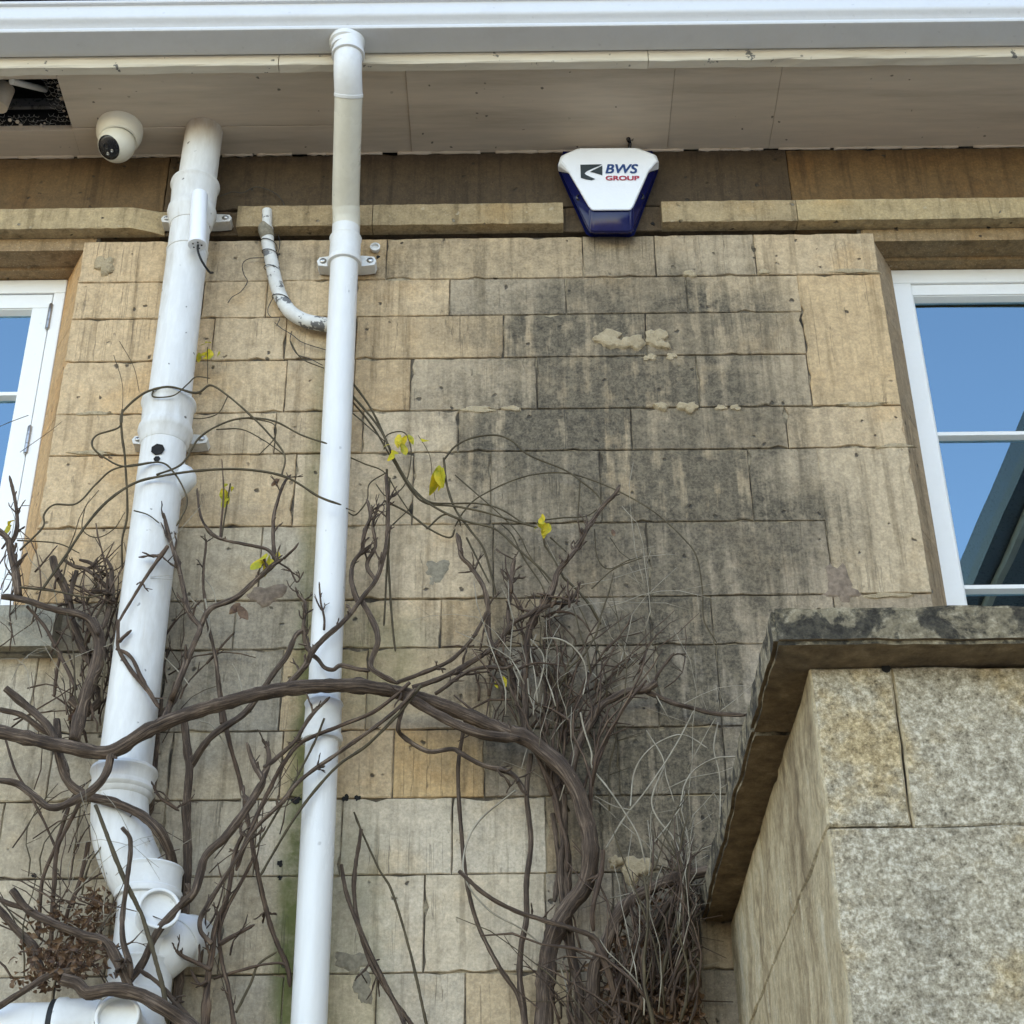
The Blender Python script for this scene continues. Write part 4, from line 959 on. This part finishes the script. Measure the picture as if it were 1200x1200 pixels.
# between the pipes
branch('branch', [(216, 845), (220, 883), (222, 905), (218, 950), (220, 1000), (217, 1067), (213, 1117), (208, 1170), (204, 1230), (200, 1400), (200, 1700)], 6.6, 7.5, Y=-.07, gn=.1)
branch('branch', [(223, 897, -.07), (240, 872, -.08), (254, 858), (284, 838), (304, 814), (320, 790), (336, 768), (347, 744), (358, 738)], 6, 4.2, Y=-.09, spur=.15)
branch('branch', [(318, 814, -.165), (333, 806, -.155), (346, 794, -.15), (358, 780, -.15), (366, 765, -.15), (378, 750, -.14), (400, 731, -.14), (414, 715, -.12), (426, 698, -.10), (440, 680, -.09), (449, 655, -.08), (454, 625, -.08), (455, 590, -.08), (452, 556, -.07)], 5.6, 2.6, spur=1.0)
branch('branch', [(420, 706), (412, 682), (414, 660), (424, 645), (427, 625), (434, 605), (430, 585)], 4.6, 2.2, Y=-.09, spur=1.6)
branch('branch', [(440, 680), (430, 662), (440, 640), (437, 615), (444, 590)], 3.4, 1.8, Y=-.085, spur=1.8)
branch('branch', [(424, 704), (434, 722), (441, 738), (443, 753), (437, 770), (435, 782), (447, 791), (466, 801)], 5, 4.5, Y=-.11, spur=.1)
branch('branch', zI([(925, 735), (960, 760), (1000, 810), (1050, 825), (1100, 800), (1200, 822), (1270, 830)]), 3.6, 2.8, Y=-.14)
branch('branch', zI([(925, 720), (890, 680), (880, 560), (890, 440), (850, 390), (830, 340)]), 3.2, 1.6, Y=-.08, spur=1.6)
branch('branch', zI([(1000, 590), (1000, 520), (980, 430), (970, 310)]), 1.7, 1.1, Y=-.13, mat='twig', spur=1.2)
branch('branch', [(190, 850, -.14), (200, 822, -.10), (206, 808), (220, 772), (230, 748), (234, 735), (222, 718), (214, 685), (208, 660), (200, 634), (188, 590), (178, 556)], 6.2, 2.6, Y=-.13, spur=.7)
branch('branch', [(234, 735), (246, 714), (276, 701), (300, 680), (323, 660), (332, 655)], 5.2, 4.0, Y=-.11, spur=.6)
branch('branch', [(326, 660), (318, 648), (308, 642), (283, 637), (258, 631), (242, 618), (234, 600), (231, 572)], 3, 1.3, Y=-.10, spur=.3)
branch('branch', [(322, 660), (320, 612), (326, 585), (333, 566), (341, 556)], 3.2, 1.6, Y=-.09, spur=.9)
branch('branch', [(258, 632), (260, 605), (262, 575), (260, 538)], 1.6, .9, Y=-.09, mat='twig')
branch('branch', [(332, 655), (345, 643), (350, 636)], 1.8, 1, Y=-.10, mat='twig')
branch('branch', zI([(740, 200), (800, 240), (840, 310), (880, 250)]), 1.4, .9, Y=-.06, mat='twig', spur=.6)
branch('branch', zI([(400, 1140), (385, 960), (360, 740), (320, 560), (300, 420), (290, 280), (310, 60)]), 3.2, 1.4, Y=-.05, spur=.3)
branch('branch', zI([(310, 790), (370, 720), (440, 640), (475, 605)]), 1.6, 1, Y=-.05, mat='twig')
branch('branch', zA_([(410, 1080), (460, 1110), (500, 1190), (560, 1290)]), 2.4, 3.2, Y=-.155, mat='twig', spur=.3)
branch('branch', zA_([(590, 720), (540, 790), (500, 850), (450, 930), (415, 990)]), 3.0, 1.6, Y=-.155, mat='twig', spur=.5)
# left group by the window
branch('trunk', zJ([(640, 650), (690, 740), (700, 850), (680, 950), (640, 1060), (600, 1180), (560, 1320), (520, 1480)]), 10, 10, Y=-.10)
branch('branch', zJ([(10, 475), (100, 480), (220, 510), (330, 550), (450, 580), (560, 600), (640, 650), (690, 740)]), 5.0, 7, Y=-.12, spur=.15)
branch('branch', zJ([(125, 470), (118, 380), (108, 280), (80, 180), (60, 80), (0, 20), (-80, -20)]), 7.5, 5, Y=-.10, spur=.8)
branch('branch', zK([(70, 470), (100, 420), (110, 350), (105, 250), (85, 140), (60, 40)]), 4.2, 2, Y=-.10, spur=1.2)
branch('branch', zJ([(370, 200), (395, 300), (450, 400), (485, 520), (500, 640), (545, 760), (600, 880), (630, 960)]), 6.5, 8, Y=-.08, spur=.5)
branch('branch', zJ([(540, 290), (510, 400), (490, 510)]), 3.6, 4.4, Y=-.085)
branch('branch', zJ([(440, 210), (520, 260), (600, 280), (680, 340), (740, 400), (790, 430)]), 2.6, 4.2, Y=-.08, spur=2.2)
branch('branch', zJ([(560, 215), (640, 240), (720, 310), (770, 330)]), 2, 2.4, Y=-.075, spur=1.5)
branch('branch', zJ([(750, 210), (785, 280), (780, 360), (790, 440), (770, 560), (720, 700)]), 2.6, 5.5, Y=-.09, spur=1.)
branch('branch', zJ([(640, 430), (720, 440), (800, 420)]), 5, 4, Y=-.085, spur=1.6)
branch('branch', zJ([(830, 640), (830, 760), (835, 850), (920, 990), (1040, 1140), (1110, 1230)]), 2.4, 3, Y=-.15, mat='twig', spur=.2)
branch('branch', zJ([(840, 790), (880, 750), (925, 710)]), 2.6, 2, Y=-.15, mat='twig', spur=.6)
branch('branch', zJ([(190, 545), (260, 620), (330, 710), (410, 860), (470, 980), (540, 1130)]), 2.2, 2.8, Y=-.10, mat='twig')
branch('branch', zJ([(430, 860), (400, 1000), (380, 1180)]), 2.2, 2.6, Y=-.06, mat='twig')
branch('branch', zC([(20, 20), (90, 80), (180, 170), (230, 330), (300, 395), (400, 420), (490, 460), (550, 510, -.17), (590, 580, -.15), (612, 660, -.10), (618, 720, -.05), (610, 790, -.03)]), 6, 9.5, Y=-.16)
branch('branch', zC([(0, 95), (80, 115), (150, 165), (210, 190)]), 4.5, 5.5, Y=-.13, spur=.2)
branch('branch', zC([(390, 255), (372, 320), (320, 380), (190, 440), (120, 400), (60, 355), (0, 345), (-90, 340)]), 6.5, 5, Y=-.215, spur=.15)
branch('branch', zC([(250, 60), (300, 100), (350, 60), (330, 0)]), 7, 8, Y=-.07, spur=.6)
branch('branch', zC([(560, 60), (545, 250), (530, 400), (520, 480)]), 7, 6, Y=-.03)
branch('branch', zC([(620, 0), (600, 80), (570, 110), (550, 200)]), 5, 5, Y=-.06, spur=.6)
# bottom left
branch('branch', zC([(40, 730), (100, 800), (200, 850), (300, 890), (370, 910), (410, 970), (450, 1050), (465, 1070)]), 5.2, 8, Y=-.23, spur=.3)
branch('branch', zC([(-20, 750), (30, 775), (80, 790), (115, 800)]), 4, 4, Y=-.23, spur=.5)
branch('branch', zC([(455, 1050), (500, 990), (540, 900), (580, 840), (640, 780), (680, 740), (700, 680), (725, 605), (790, 545), (840, 480), (890, 410), (925, 350), (930, 320)]), 5.8, 6.2, Y=-.20, spur=.35)
branch('branch', zC([(925, 340), (890, 280), (868, 210)]), 5, 2.4, Y=-.16, spur=1.2)
branch('branch', zC([(925, 330), (945, 270), (935, 205)]), 5, 2.6, Y=-.16, spur=1.2)
branch('branch', zC([(930, 300), (990, 250), (1040, 200), (1090, 120), (1160, 50)]), 3.6, 1.8, Y=-.155, spur=.6)
branch('branch', zC([(430, 510), (458, 560), (447, 700), (432, 800), (432, 900), (455, 985), (460, 1040)]), 2.8, 4.4, Y=-.235, spur=.4)
branch('limb', zC([(215, 1040), (270, 1055), (310, 1090), (400, 1080), (500, 1100), (570, 1140), (640, 1190), (720, 1260), (900, 1450)]), 9, 12, Y=-.255)
branch('branch', zC([(-30, 770), (0, 800), (60, 870), (110, 920), (140, 1000), (150, 1050)]), 5, 8, Y=-.16)
branch('branch', zC([(-40, 1160), (80, 1085), (160, 1035), (230, 1015), (280, 1000)]), 5, 4, Y=-.23, spur=.3)
branch('branch', zC([(335, 430), (400, 600), (450, 720), (500, 820), (540, 950), (575, 1090), (590, 1200)]), 2.4, 3.0, Y=-.225, mat='stem')
branch('branch', zC([(490, 1010), (560, 1060), (640, 1150), (720, 1230)]), 2.4, 3.2, Y=-.22, spur=.3)
branch('branch', zC([(715, 1290), (725, 1150), (730, 1050), (745, 950), (760, 850), (800, 750), (825, 600), (860, 520)]), 6.5, 2.4, Y=-.11, mat='twig', spur=.7)
branch('branch', zC([(840, 1290), (820, 1180), (800, 1060), (780, 980), (770, 880), (800, 790), (860, 680), (890, 620)]), 3, 2, Y=-.10, mat='twig', spur=.6)
branch('branch', zC([(745, 920), (705, 870), (712, 815), (780, 700), (850, 590), (900, 510), (980, 430), (1060, 340), (1200, 240), (1300, 170), (1400, 90), (1460, 20)]), 3.2, 2.4, Y=-.14, spur=.4)
branch('branch', zC([(770, 920), (820, 890), (895, 850)]), 3, 2, Y=-.12, mat='twig', spur=1.)
branch('branch', zC([(740, 1010), (680, 980), (640, 960), (595, 920)]), 3, 1.6, Y=-.13, mat='twig', spur=1.)
branch('branch', zC([(730, 1050), (700, 1060), (670, 1010)]), 2.6, 1.6, Y=-.12, mat='twig', spur=1.2)
branch('branch', zC([(765, -30), (800, 180), (840, 330), (870, 480), (900, 640), (950, 850), (1010, 1000), (1020, 1070)]), 3.0, 4.0, Y=-.045, mat='twig', spur=.15)
branch('branch', zC([(1440, 0), (1380, 55), (1300, 110), (1200, 150), (1060, 210), (1000, 280), (950, 370), (880, 520), (830, 660)]), 2.6, 3, Y=-.125, mat='twig', spur=.3)
branch('branch', zC([(1480, 10), (1400, 110), (1290, 220), (1190, 290), (1090, 400), (1020, 500), (960, 600), (915, 680)]), 1.9, 1.4, Y=-.13, mat='stem')
branch('branch', zC([(1140, 125), (1110, 200), (1050, 320), (960, 480), (900, 580)]), 1.5, 1.2, Y=-.135, mat='stem')
branch('branch', zC([(750, 1040), (850, 1010), (930, 990), (1000, 990), (1020, 1040)]), 1.8, 1.2, Y=-.10, mat='twig')
branch('branch', zC([(830, 1160), (880, 1060), (910, 990), (975, 945)]), 1.6, 1.2, Y=-.10, mat='stem')
branch('branch', zC([(285, 410), (230, 520), (200, 590), (190, 720), (180, 900), (170, 1000)]), 3.0, 3.4, Y=-.06, mat='twig')
branch('branch', zC([(240, 440), (210, 530), (190, 590), (150, 690), (140, 800), (135, 900)]), 2.4, 2.8, Y=-.05, mat='twig')
branch('branch', zC([(20, 200), (50, 300), (90, 370), (150, 480), (195, 580)]), 1.5, 1.5, Y=-.05, mat='twig')
branch('branch', zC([(310, 560), (280, 700), (240, 800), (230, 860)]), 2.4, 2.6, Y=-.05, mat='twig')
branch('branch', zC([(520, 330), (560, 400), (600, 430), (630, 450)]), 1.8, 2.2, Y=-.10, mat='twig', spur=1.2)
branch('branch', zC([(200, 130), (210, 250), (240, 340)]), 6, 7, Y=-.10)
# young olive stems arching over the wall
def stem(pts, r=.8, Y=-.05, mat='stem'): branch('stem', pts, r*1.05, r*.85, Y=Y, mat=mat, gn=.1, sides=5)
for l, r, Y in (([(425, 290), (430, 250), (480, 200), (530, 172), (600, 160), (690, 182), (740, 155), (800, 190), (870, 250), (940, 320), (1000, 400), (990, 475)], 1.5, -.15), ([(430, 240), (420, 300), (340, 330), (325, 370), (370, 410), (440, 440), (560, 425), (610, 460), (650, 530), (655, 580), (620, 650)], 1.3, -.15),
        ([(70, 735), (150, 655), (155, 610), (190, 575), (270, 570), (340, 500), (400, 450), (500, 430), (540, 425)], 1.3, -.15), ([(150, 870), (220, 770), (300, 650), (380, 560), (470, 500), (560, 475), (700, 455), (850, 450), (1000, 475), (1120, 545), (1200, 575)], 1.7, -.155),
        ([(550, 470), (640, 430), (700, 340), (780, 290), (860, 270), (960, 280), (1060, 330), (1150, 360)], 1.4, -.15), ([(760, 310), (850, 310), (930, 350), (1000, 400)], .9, -.06), ([(870, 270), (960, 290), (965, 340), (910, 400)], .9, -.06),
        ([(425, 270), (430, 340), (440, 420), (448, 600), (430, 700), (430, 800)], 1.7, -.05), ([(700, 590), (720, 650), (740, 680), (780, 700)], 1.2, -.09), ([(540, 170), (540, 195), (610, 190), (660, 150), (690, 125), (740, 130)], 1., -.15),
        ([(800, 195), (770, 250), (720, 270), (660, 270)], .8, -.06), ([(730, 20), (730, 150)], .6, -.06), ([(470, 595), (520, 610), (560, 640)], .9, -.15), ([(300, 580), (290, 660), (340, 690), (400, 660), (440, 600)], .7, -.05),
        ([(1020, 0), (1060, 60), (1140, 95)], .9, -.05), ([(400, 50), (430, 150), (430, 260)], .5, -.03), ([(420, 0), (470, 90), (490, 180)], .5, -.03), ([(100, 260), (20, 290), (-40, 320)], .5, -.03), ([(70, 390), (170, 320), (220, 280)], .4, -.03),
        ([(60, 700), (200, 710), (280, 745)], .9, -.12), ([(70, 865), (200, 880), (300, 900), (360, 890)], 1.3, -.12), ([(1150, 560), (1250, 600)], .8, -.1), ([(700, 990), (620, 900), (580, 760), (620, 690)], .6, -.05), ([(810, 500), (790, 620), (780, 690)], 1.0, -.08)):
    stem(zA_(l), r, Y)
for l, r, Y in (([(20, 120), (100, 230), (150, 330), (170, 380), (200, 450), (250, 530), (300, 570), (400, 580), (500, 600), (600, 630), (690, 655)], 1.5, -.05), ([(20, 190), (110, 300), (170, 400), (230, 490), (300, 560), (380, 570), (480, 570), (560, 590), (640, 640)], 1.3, -.05),
        ([(20, 170), (130, 300), (190, 420), (260, 530), (340, 590), (430, 630), (540, 660), (620, 730), (700, 800), (745, 850)], 1.6, -.06), ([(360, 410), (370, 500), (400, 590), (450, 660), (500, 730), (530, 830), (545, 900)], 1.6, -.05),
        ([(362, 415), (400, 370), (460, 340), (540, 330), (600, 350), (660, 400), (780, 450), (840, 490), (900, 540), (920, 585)], 1.3, -.05), ([(400, 650), (430, 600), (480, 550), (600, 490), (700, 465), (800, 465), (900, 495), (1000, 540), (1100, 600), (1200, 690), (1250, 760), (1270, 880), (1275, 980), (1320, 1060)], 1.0, -.035),
        ([(160, 450), (165, 600), (168, 700), (160, 800), (150, 1000)], 1.5, -.04), ([(170, 480), (160, 640), (170, 850), (180, 1000), (190, 1090)], 1.6, -.04), ([(150, 560), (230, 600), (310, 660), (380, 690), (400, 660)], 1.4, -.055), ([(0, 395), (80, 430), (150, 460), (200, 540), (240, 600)], 1.0, -.04),
        ([(150, 380), (160, 330), (220, 320), (245, 380), (235, 470), (210, 520), (160, 545), (120, 500)], .9, -.05), ([(20, 600), (50, 610), (90, 560), (100, 500), (160, 460)], 1., -.05), ([(180, 645), (250, 580)], .9, -.04), ([(300, 660), (360, 610), (410, 625), (420, 650)], 1.1, -.05),
        ([(735, 690), (790, 740)], 1.1, -.05), ([(840, 480), (830, 640)], .9, -.05), ([(890, 660), (900, 760), (940, 800), (1010, 770), (1060, 755)], .7, -.035), ([(945, 690), (980, 740), (1020, 770)], .6, -.04), ([(880, 870), (960, 800), (1060, 760)], .9, -.05), ([(400, 470), (600, 650), (660, 750), (730, 850)], 0.9, -.05),
        ([(440, 690), (480, 770), (520, 850)], 1.3, -.05), ([(560, 640), (600, 680), (640, 760), (700, 850), (720, 900)], 1., -.05), ([(0, 220), (60, 270), (150, 350)], 1., -.06), ([(270, 330), (310, 400), (320, 480), (330, 560)], .5, -.03), ([(700, 630), (780, 620), (860, 615), (900, 590)], .9, -.05)):
    stem(zB(l), r, Y)
# dead straw-coloured stems
for l, r in ((zE([(1260, 378), (1190, 372), (1100, 382), (1000, 440), (950, 520), (930, 620), (880, 700), (800, 800)]), 1.0), (zE([(850, 420), (800, 540), (790, 620), (830, 700), (890, 770), (930, 860), (950, 950)]), 1.0), (zE([(430, 150), (450, 240), (485, 350), (490, 430), (560, 520), (650, 650), (720, 770), (755, 910)]), 1.1),
        (zE([(560, 830), (650, 680), (760, 540), (900, 330), (1000, 140)]), 1.1), (zH([(610, 655), (690, 750), (705, 830), (680, 950), (640, 1050), (628, 1190)]), 1.0), (zH([(690, 650), (800, 652), (900, 700), (980, 800), (1003, 920), (978, 1050)]), 1.0), (zH([(590, 930), (600, 1040), (640, 1150)]), .8), (zH([(650, 620), (610, 740), (640, 900), (660, 1100)]), .8),
        (zD([(612, 378), (480, 490), (432, 600), (440, 700), (520, 800), (640, 870), (740, 960), (790, 1060), (812, 1230)]), 1.1), (zE([(760, 240), (840, 370), (860, 470), (900, 600)]), .8), (zE([(1120, 200), (1100, 330), (1130, 480), (1130, 700)]), .8), (zE([(680, 620), (700, 450), (760, 350), (860, 280), (960, 265), (1070, 330)]), .9),
        (zE([(500, 570), (600, 620), (690, 640)]), .8), (zI([(300, 410), (330, 560), (310, 640)]), 1.2), (zI([(300, 290), (350, 360), (370, 450)]), .8), (zI([(460, 790), (500, 870), (525, 990)]), .9), (zI([(60, 750), (160, 850), (220, 930)]), .9), (zI([(210, 400), (300, 500), (330, 580)]), .9), (zC([(850, 380), (850, 520), (835, 700)]), .8), (zL([(270, 125), (340, 150), (400, 230), (430, 270)]), .9), (zC([(610, 520), (600, 600), (630, 680)]), .8)):
    stem(l, r, -.075, 'straw')

# tangles of fine twigs, too many to tell apart
def tangle(name, specs, mat, seed):
    rr = random.Random(seed); V, F, UV = [], [], []
    for (cx, cy, sx_, sy_, n, L0, L1, ang, spread, r0, r1, Y0, Y1) in specs:
        for i in range(n):
            px, py = rr.gauss(cx, sx_), rr.gauss(cy, sy_); a = R(rr.gauss(ang, spread)); L = rr.uniform(L0, L1); y0 = rr.uniform(Y0, Y1)
            if px > 812 and py > 800: px = 812-rr.uniform(0, 40)
            cv = rr.gauss(0, .5); pts = []; r_ = rr.uniform(r0, r1)*SC; p = at(px, py, y0); x, y, z = p; dy = rr.gauss(0, .12)
            k = 7
            for j in range(k):
                pts.append((x, min(-.008, y), z, r_*(1-.5*j/(k-1))*(1.25 if j % 2 else .9))); st_ = L*SC/(k-1)
                x += math.cos(a)*st_; z += math.sin(a)*st_; y += dy*st_; a += cv/(k-1)+rr.gauss(0, .2)
            if max(q[0] for q in pts) > .352 and min(q[2] for q in pts) < 2.80: pts = [(min(q[0], .352-rr.uniform(0, .03)), q[1], q[2], q[3]) for q in pts]
            tube(pts, sides=5, V=V, F=F, UV=UV)
            for q in range(rr.choice((0, 1, 2, 3))):
                j = rr.randrange(2, k-1); b = pts[j]; a2 = a+rr.choice((-1, 1))*rr.uniform(.4, 1.); l2 = L*SC*rr.uniform(.1, .3)
                tube([(b[0]+math.cos(a2)*l2*t, b[1]-.006*t, b[2]+math.sin(a2)*l2*t, b[3]*(.75-.35*t)) for t in (0, .33, .66, 1)], sides=4, V=V, F=F, UV=UV)
    o = tube_obj(name, V, F, UV, M[mat], vine); o['kind'] = 'stuff'; return o
tangle('twig_tangle', [
    (635, 825, 24, 34, 13, 40, 110, 92, 18, .6, 1.5, -.08, -.02), (680, 835, 24, 34, 12, 40, 120, 85, 20, .5, 1.4, -.07, -.02), (598, 735, 20, 18, 11, 15, 50, 100, 40, .6, 1.6, -.09, -.03),
    (650, 715, 20, 14, 12, 15, 45, 70, 45, .7, 1.7, -.09, -.04), (555, 775, 26, 14, 9, 15, 55, 30, 30, .6, 1.4, -.10, -.05), (575, 830, 10, 22, 7, 30, 70, 90, 10, .7, 1.4, -.05, -.02),
    (735, 780, 26, 20, 8, 40, 100, 50, 16, .5, 1.1, -.08, -.03), (660, 920, 14, 50, 14, 60, 160, 95, 8, .8, 2.0, -.06, -.02), (690, 890, 9, 50, 6, 60, 150, 85, 7, .7, 1.6, -.08, -.03)], 'twig', 3)
tangle('twig_tangle', [
    (775, 1195, 22, 36, 46, 50, 180, 80, 17, .6, 1.9, -.16, -.02), (745, 1165, 26, 30, 16, 40, 120, 75, 30, .6, 1.6, -.13, -.02), (715, 1200, 24, 18, 16, 40, 120, 95, 30, .6, 1.6, -.13, -.03), (650, 1200, 24, 14, 9, 30, 90, 95, 35, .6, 1.4, -.12, -.04), (800, 1090, 14, 34, 17, 40, 120, 65, 12, .6, 1.5, -.12, -.03)], 'twig', 4)
tangle('twig_tangle', [
    (115, 760, 13, 36, 26, 30, 100, 95, 18, .6, 1.6, -.11, -.03), (40, 780, 30, 36, 12, 40, 120, 70, 35, .4, 1.0, -.12, -.03), (95, 690, 20, 12, 12, 15, 40, 80, 55, .6, 1.5, -.11, -.04), (12, 670, 12, 22, 7, 15, 45, 85, 40, .5, 1.2, -.12, -.06),
    (115, 850, 18, 28, 16, 40, 100, 95, 18, .6, 1.5, -.09, -.02), (85, 1085, 30, 24, 28, 30, 90, 80, 55, .4, 1.0, -.20, -.04), (60, 960, 36, 50, 8, 60, 160, 75, 18, .4, .8, -.08, -.02), (250, 1120, 26, 40, 7, 30, 90, 75, 30, .5, 1.3, -.12, -.04), (260, 1010, 40, 50, 4, 50, 120, 65, 22, .4, .8, -.12, -.03), (198, 810, 12, 40, 9, 40, 100, 80, 16, .5, 1.1, -.06, -.02)], 'twig', 5)
tangle('twig_tangle', [
    (640, 820, 30, 40, 6, 50, 150, 90, 16, .7, 1.6, -.10, -.03), (690, 860, 26, 60, 8, 60, 170, 80, 14, .6, 1.4, -.10, -.03), (775, 1170, 26, 50, 16, 60, 190, 80, 18, .7, 1.9, -.17, -.05), (110, 770, 22, 50, 8, 40, 120, 92, 22, .6, 1.4, -.13, -.05), (80, 1080, 36, 40, 7, 40, 120, 80, 50, .5, 1.0, -.22, -.06)], 'stem', 9)
tangle('fine_stem_tangle', [
    (700, 740, 50, 45, 8, 60, 160, 60, 50, .3, .6, -.06, -.02), (790, 930, 30, 60, 9, 80, 200, 60, 35, .3, .6, -.07, -.02), (640, 830, 34, 40, 14, 60, 150, 90, 22, .3, .7, -.1, -.04), (770, 1130, 24, 40, 14, 60, 170, 80, 16, .4, .8, -.16, -.05),
    (60, 780, 40, 40, 8, 60, 150, 80, 45, .3, .5, -.13, -.05), (90, 1060, 34, 40, 8, 60, 140, 90, 45, .3, .5, -.2, -.05)], 'straw', 6)

# leaves
def leaf_mesh(seed, L, Wd):
    rr = random.Random(seed); v, f = [], []; n = 7
    for i in range(n):
        t = i/(n-1); w = Wd*math.sin(math.pi*min(1, t*.92+.06))**.8*(1 if t < .55 else 1-.35*(t-.55)); zc = -.25*L*t*t+rr.gauss(0, .0006); fold = .35
        v += [(-w, L*t, zc+w*fold), (0, L*t, zc), (w, L*t, zc+w*fold*.8+rr.gauss(0, .0008))]
    for i in range(n-1): a = i*3; f += [(a, a+1, a+4, a+3), (a+1, a+2, a+5, a+4)]
    return mesh('leaf', v, f, True)
LM = [leaf_mesh(i, .040, .0085+.002*(i % 3)) for i in range(5)]
for q in LM: q.materials.append(M['leaf'])
DM = [leaf_mesh(20+i, .030, .008) for i in range(4)]
for q in DM: q.materials.append(M['dry'])
def leaves(px, py, n, Y, sp=10, ms=LM, s=1., pale=1., down=True):
    for i in range(n):
        p = at(px+rnd.gauss(0, sp*.6), py+rnd.gauss(0, sp*.6), Y-.012-rnd.uniform(0, .02))
        o = link('leaf', rnd.choice(ms), None, vine); o.location = p
        o.rotation_euler = (rnd.uniform(-2.3, -1.0) if down else rnd.uniform(-3, 3), rnd.uniform(-.7, .7), rnd.uniform(-.9, .9)+(math.pi if rnd.random() < .3 else 0)); k = s*rnd.uniform(.75, 1.2); o.scale = (k, k, k)
LS = .82
for a in ((244, 410, 9, -.03, 9), (476, 512, 7, -.05, 8), (452, 524, 3, -.05, 7), (266, 575, 7, -.05, 9), (314, 650, 7, -.09, 7), (636, 612, 8, -.05, 7), (10, 615, 2, -.1, 4)): leaves(*a, LM, LS)
leaves(512, 545, 3, -.05, 6, LM, 1.45); leaves(586, 793, 2, -.06, 4, LM, .6)
leaves(282, 712, 3, -.10, 5, DM, 1.1); leaves(325, 565, 3, -.07, 9, DM, .7); leaves(715, 622, 1, -.04, 3, DM, .7); leaves(122, 530, 2, -.03, 4, DM, .6); leaves(88, 834, 3, -.07, 7, DM, .9)

# drifts of dead leaf caught in the stems: one mass
def litter(name, label, spots, seed):
    rr = random.Random(seed); V, F = [], []
    for (cx, cy, sx_, sy_, n, Y0, Y1) in spots:
        for _ in range(n):
            p = at(rr.gauss(cx, sx_), rr.gauss(cy, sy_), rr.uniform(Y0, Y1)); p.x = min(p.x, .34); L, w = rr.uniform(.008, .024), rr.uniform(.002, .006)
            a, b, c = rr.uniform(0, 6.28), rr.uniform(-1.2, 1.2), rr.uniform(-1.2, 1.2)
            ux = Vector((math.cos(a)*math.cos(b), math.sin(b), math.sin(a)*math.cos(b))); uy = ux.cross(Vector((math.sin(c), math.cos(c), .3))).normalized(); uz = ux.cross(uy)
            q = len(V)
            for t, wk, h in ((0, .1, 0), (.35, 1, .25), (.7, .8, .1), (1, .05, -.25)):
                m_ = p+ux*L*t+uz*L*h; V += [tuple(m_-uy*w*wk+uz*w*.5), tuple(m_), tuple(m_+uy*w*wk+uz*w*.5)]
            for i in range(3): k = q+i*3; F += [(k, k+1, k+4, k+3), (k+1, k+2, k+5, k+4)]
    o = link(name, mesh(name, V, F, True), M['dry']); tag(o, label, 'dead leaves', None, 'stuff')
litter('dead_leaves', 'brown drift of dead leaves caught in stems above the waste pipe', [(78, 1125, 24, 12, 320, -.24, -.08), (105, 1085, 12, 22, 120, -.16, -.04), (75, 1085, 22, 14, 100, -.16, -.03), (118, 1060, 9, 8, 60, -.1, -.02), (45, 1150, 16, 7, 60, -.2, -.1)], 11)
litter('dead_leaves', 'dark reddish dead leaves heaped in the corner beside the stone porch', [(745, 1130, 25, 18, 220, -.10, -.01), (790, 1180, 22, 16, 380, -.12, -.01), (780, 1090, 20, 25, 90, -.06, -.01), (725, 1180, 18, 14, 60, -.08, -.01)], 12)
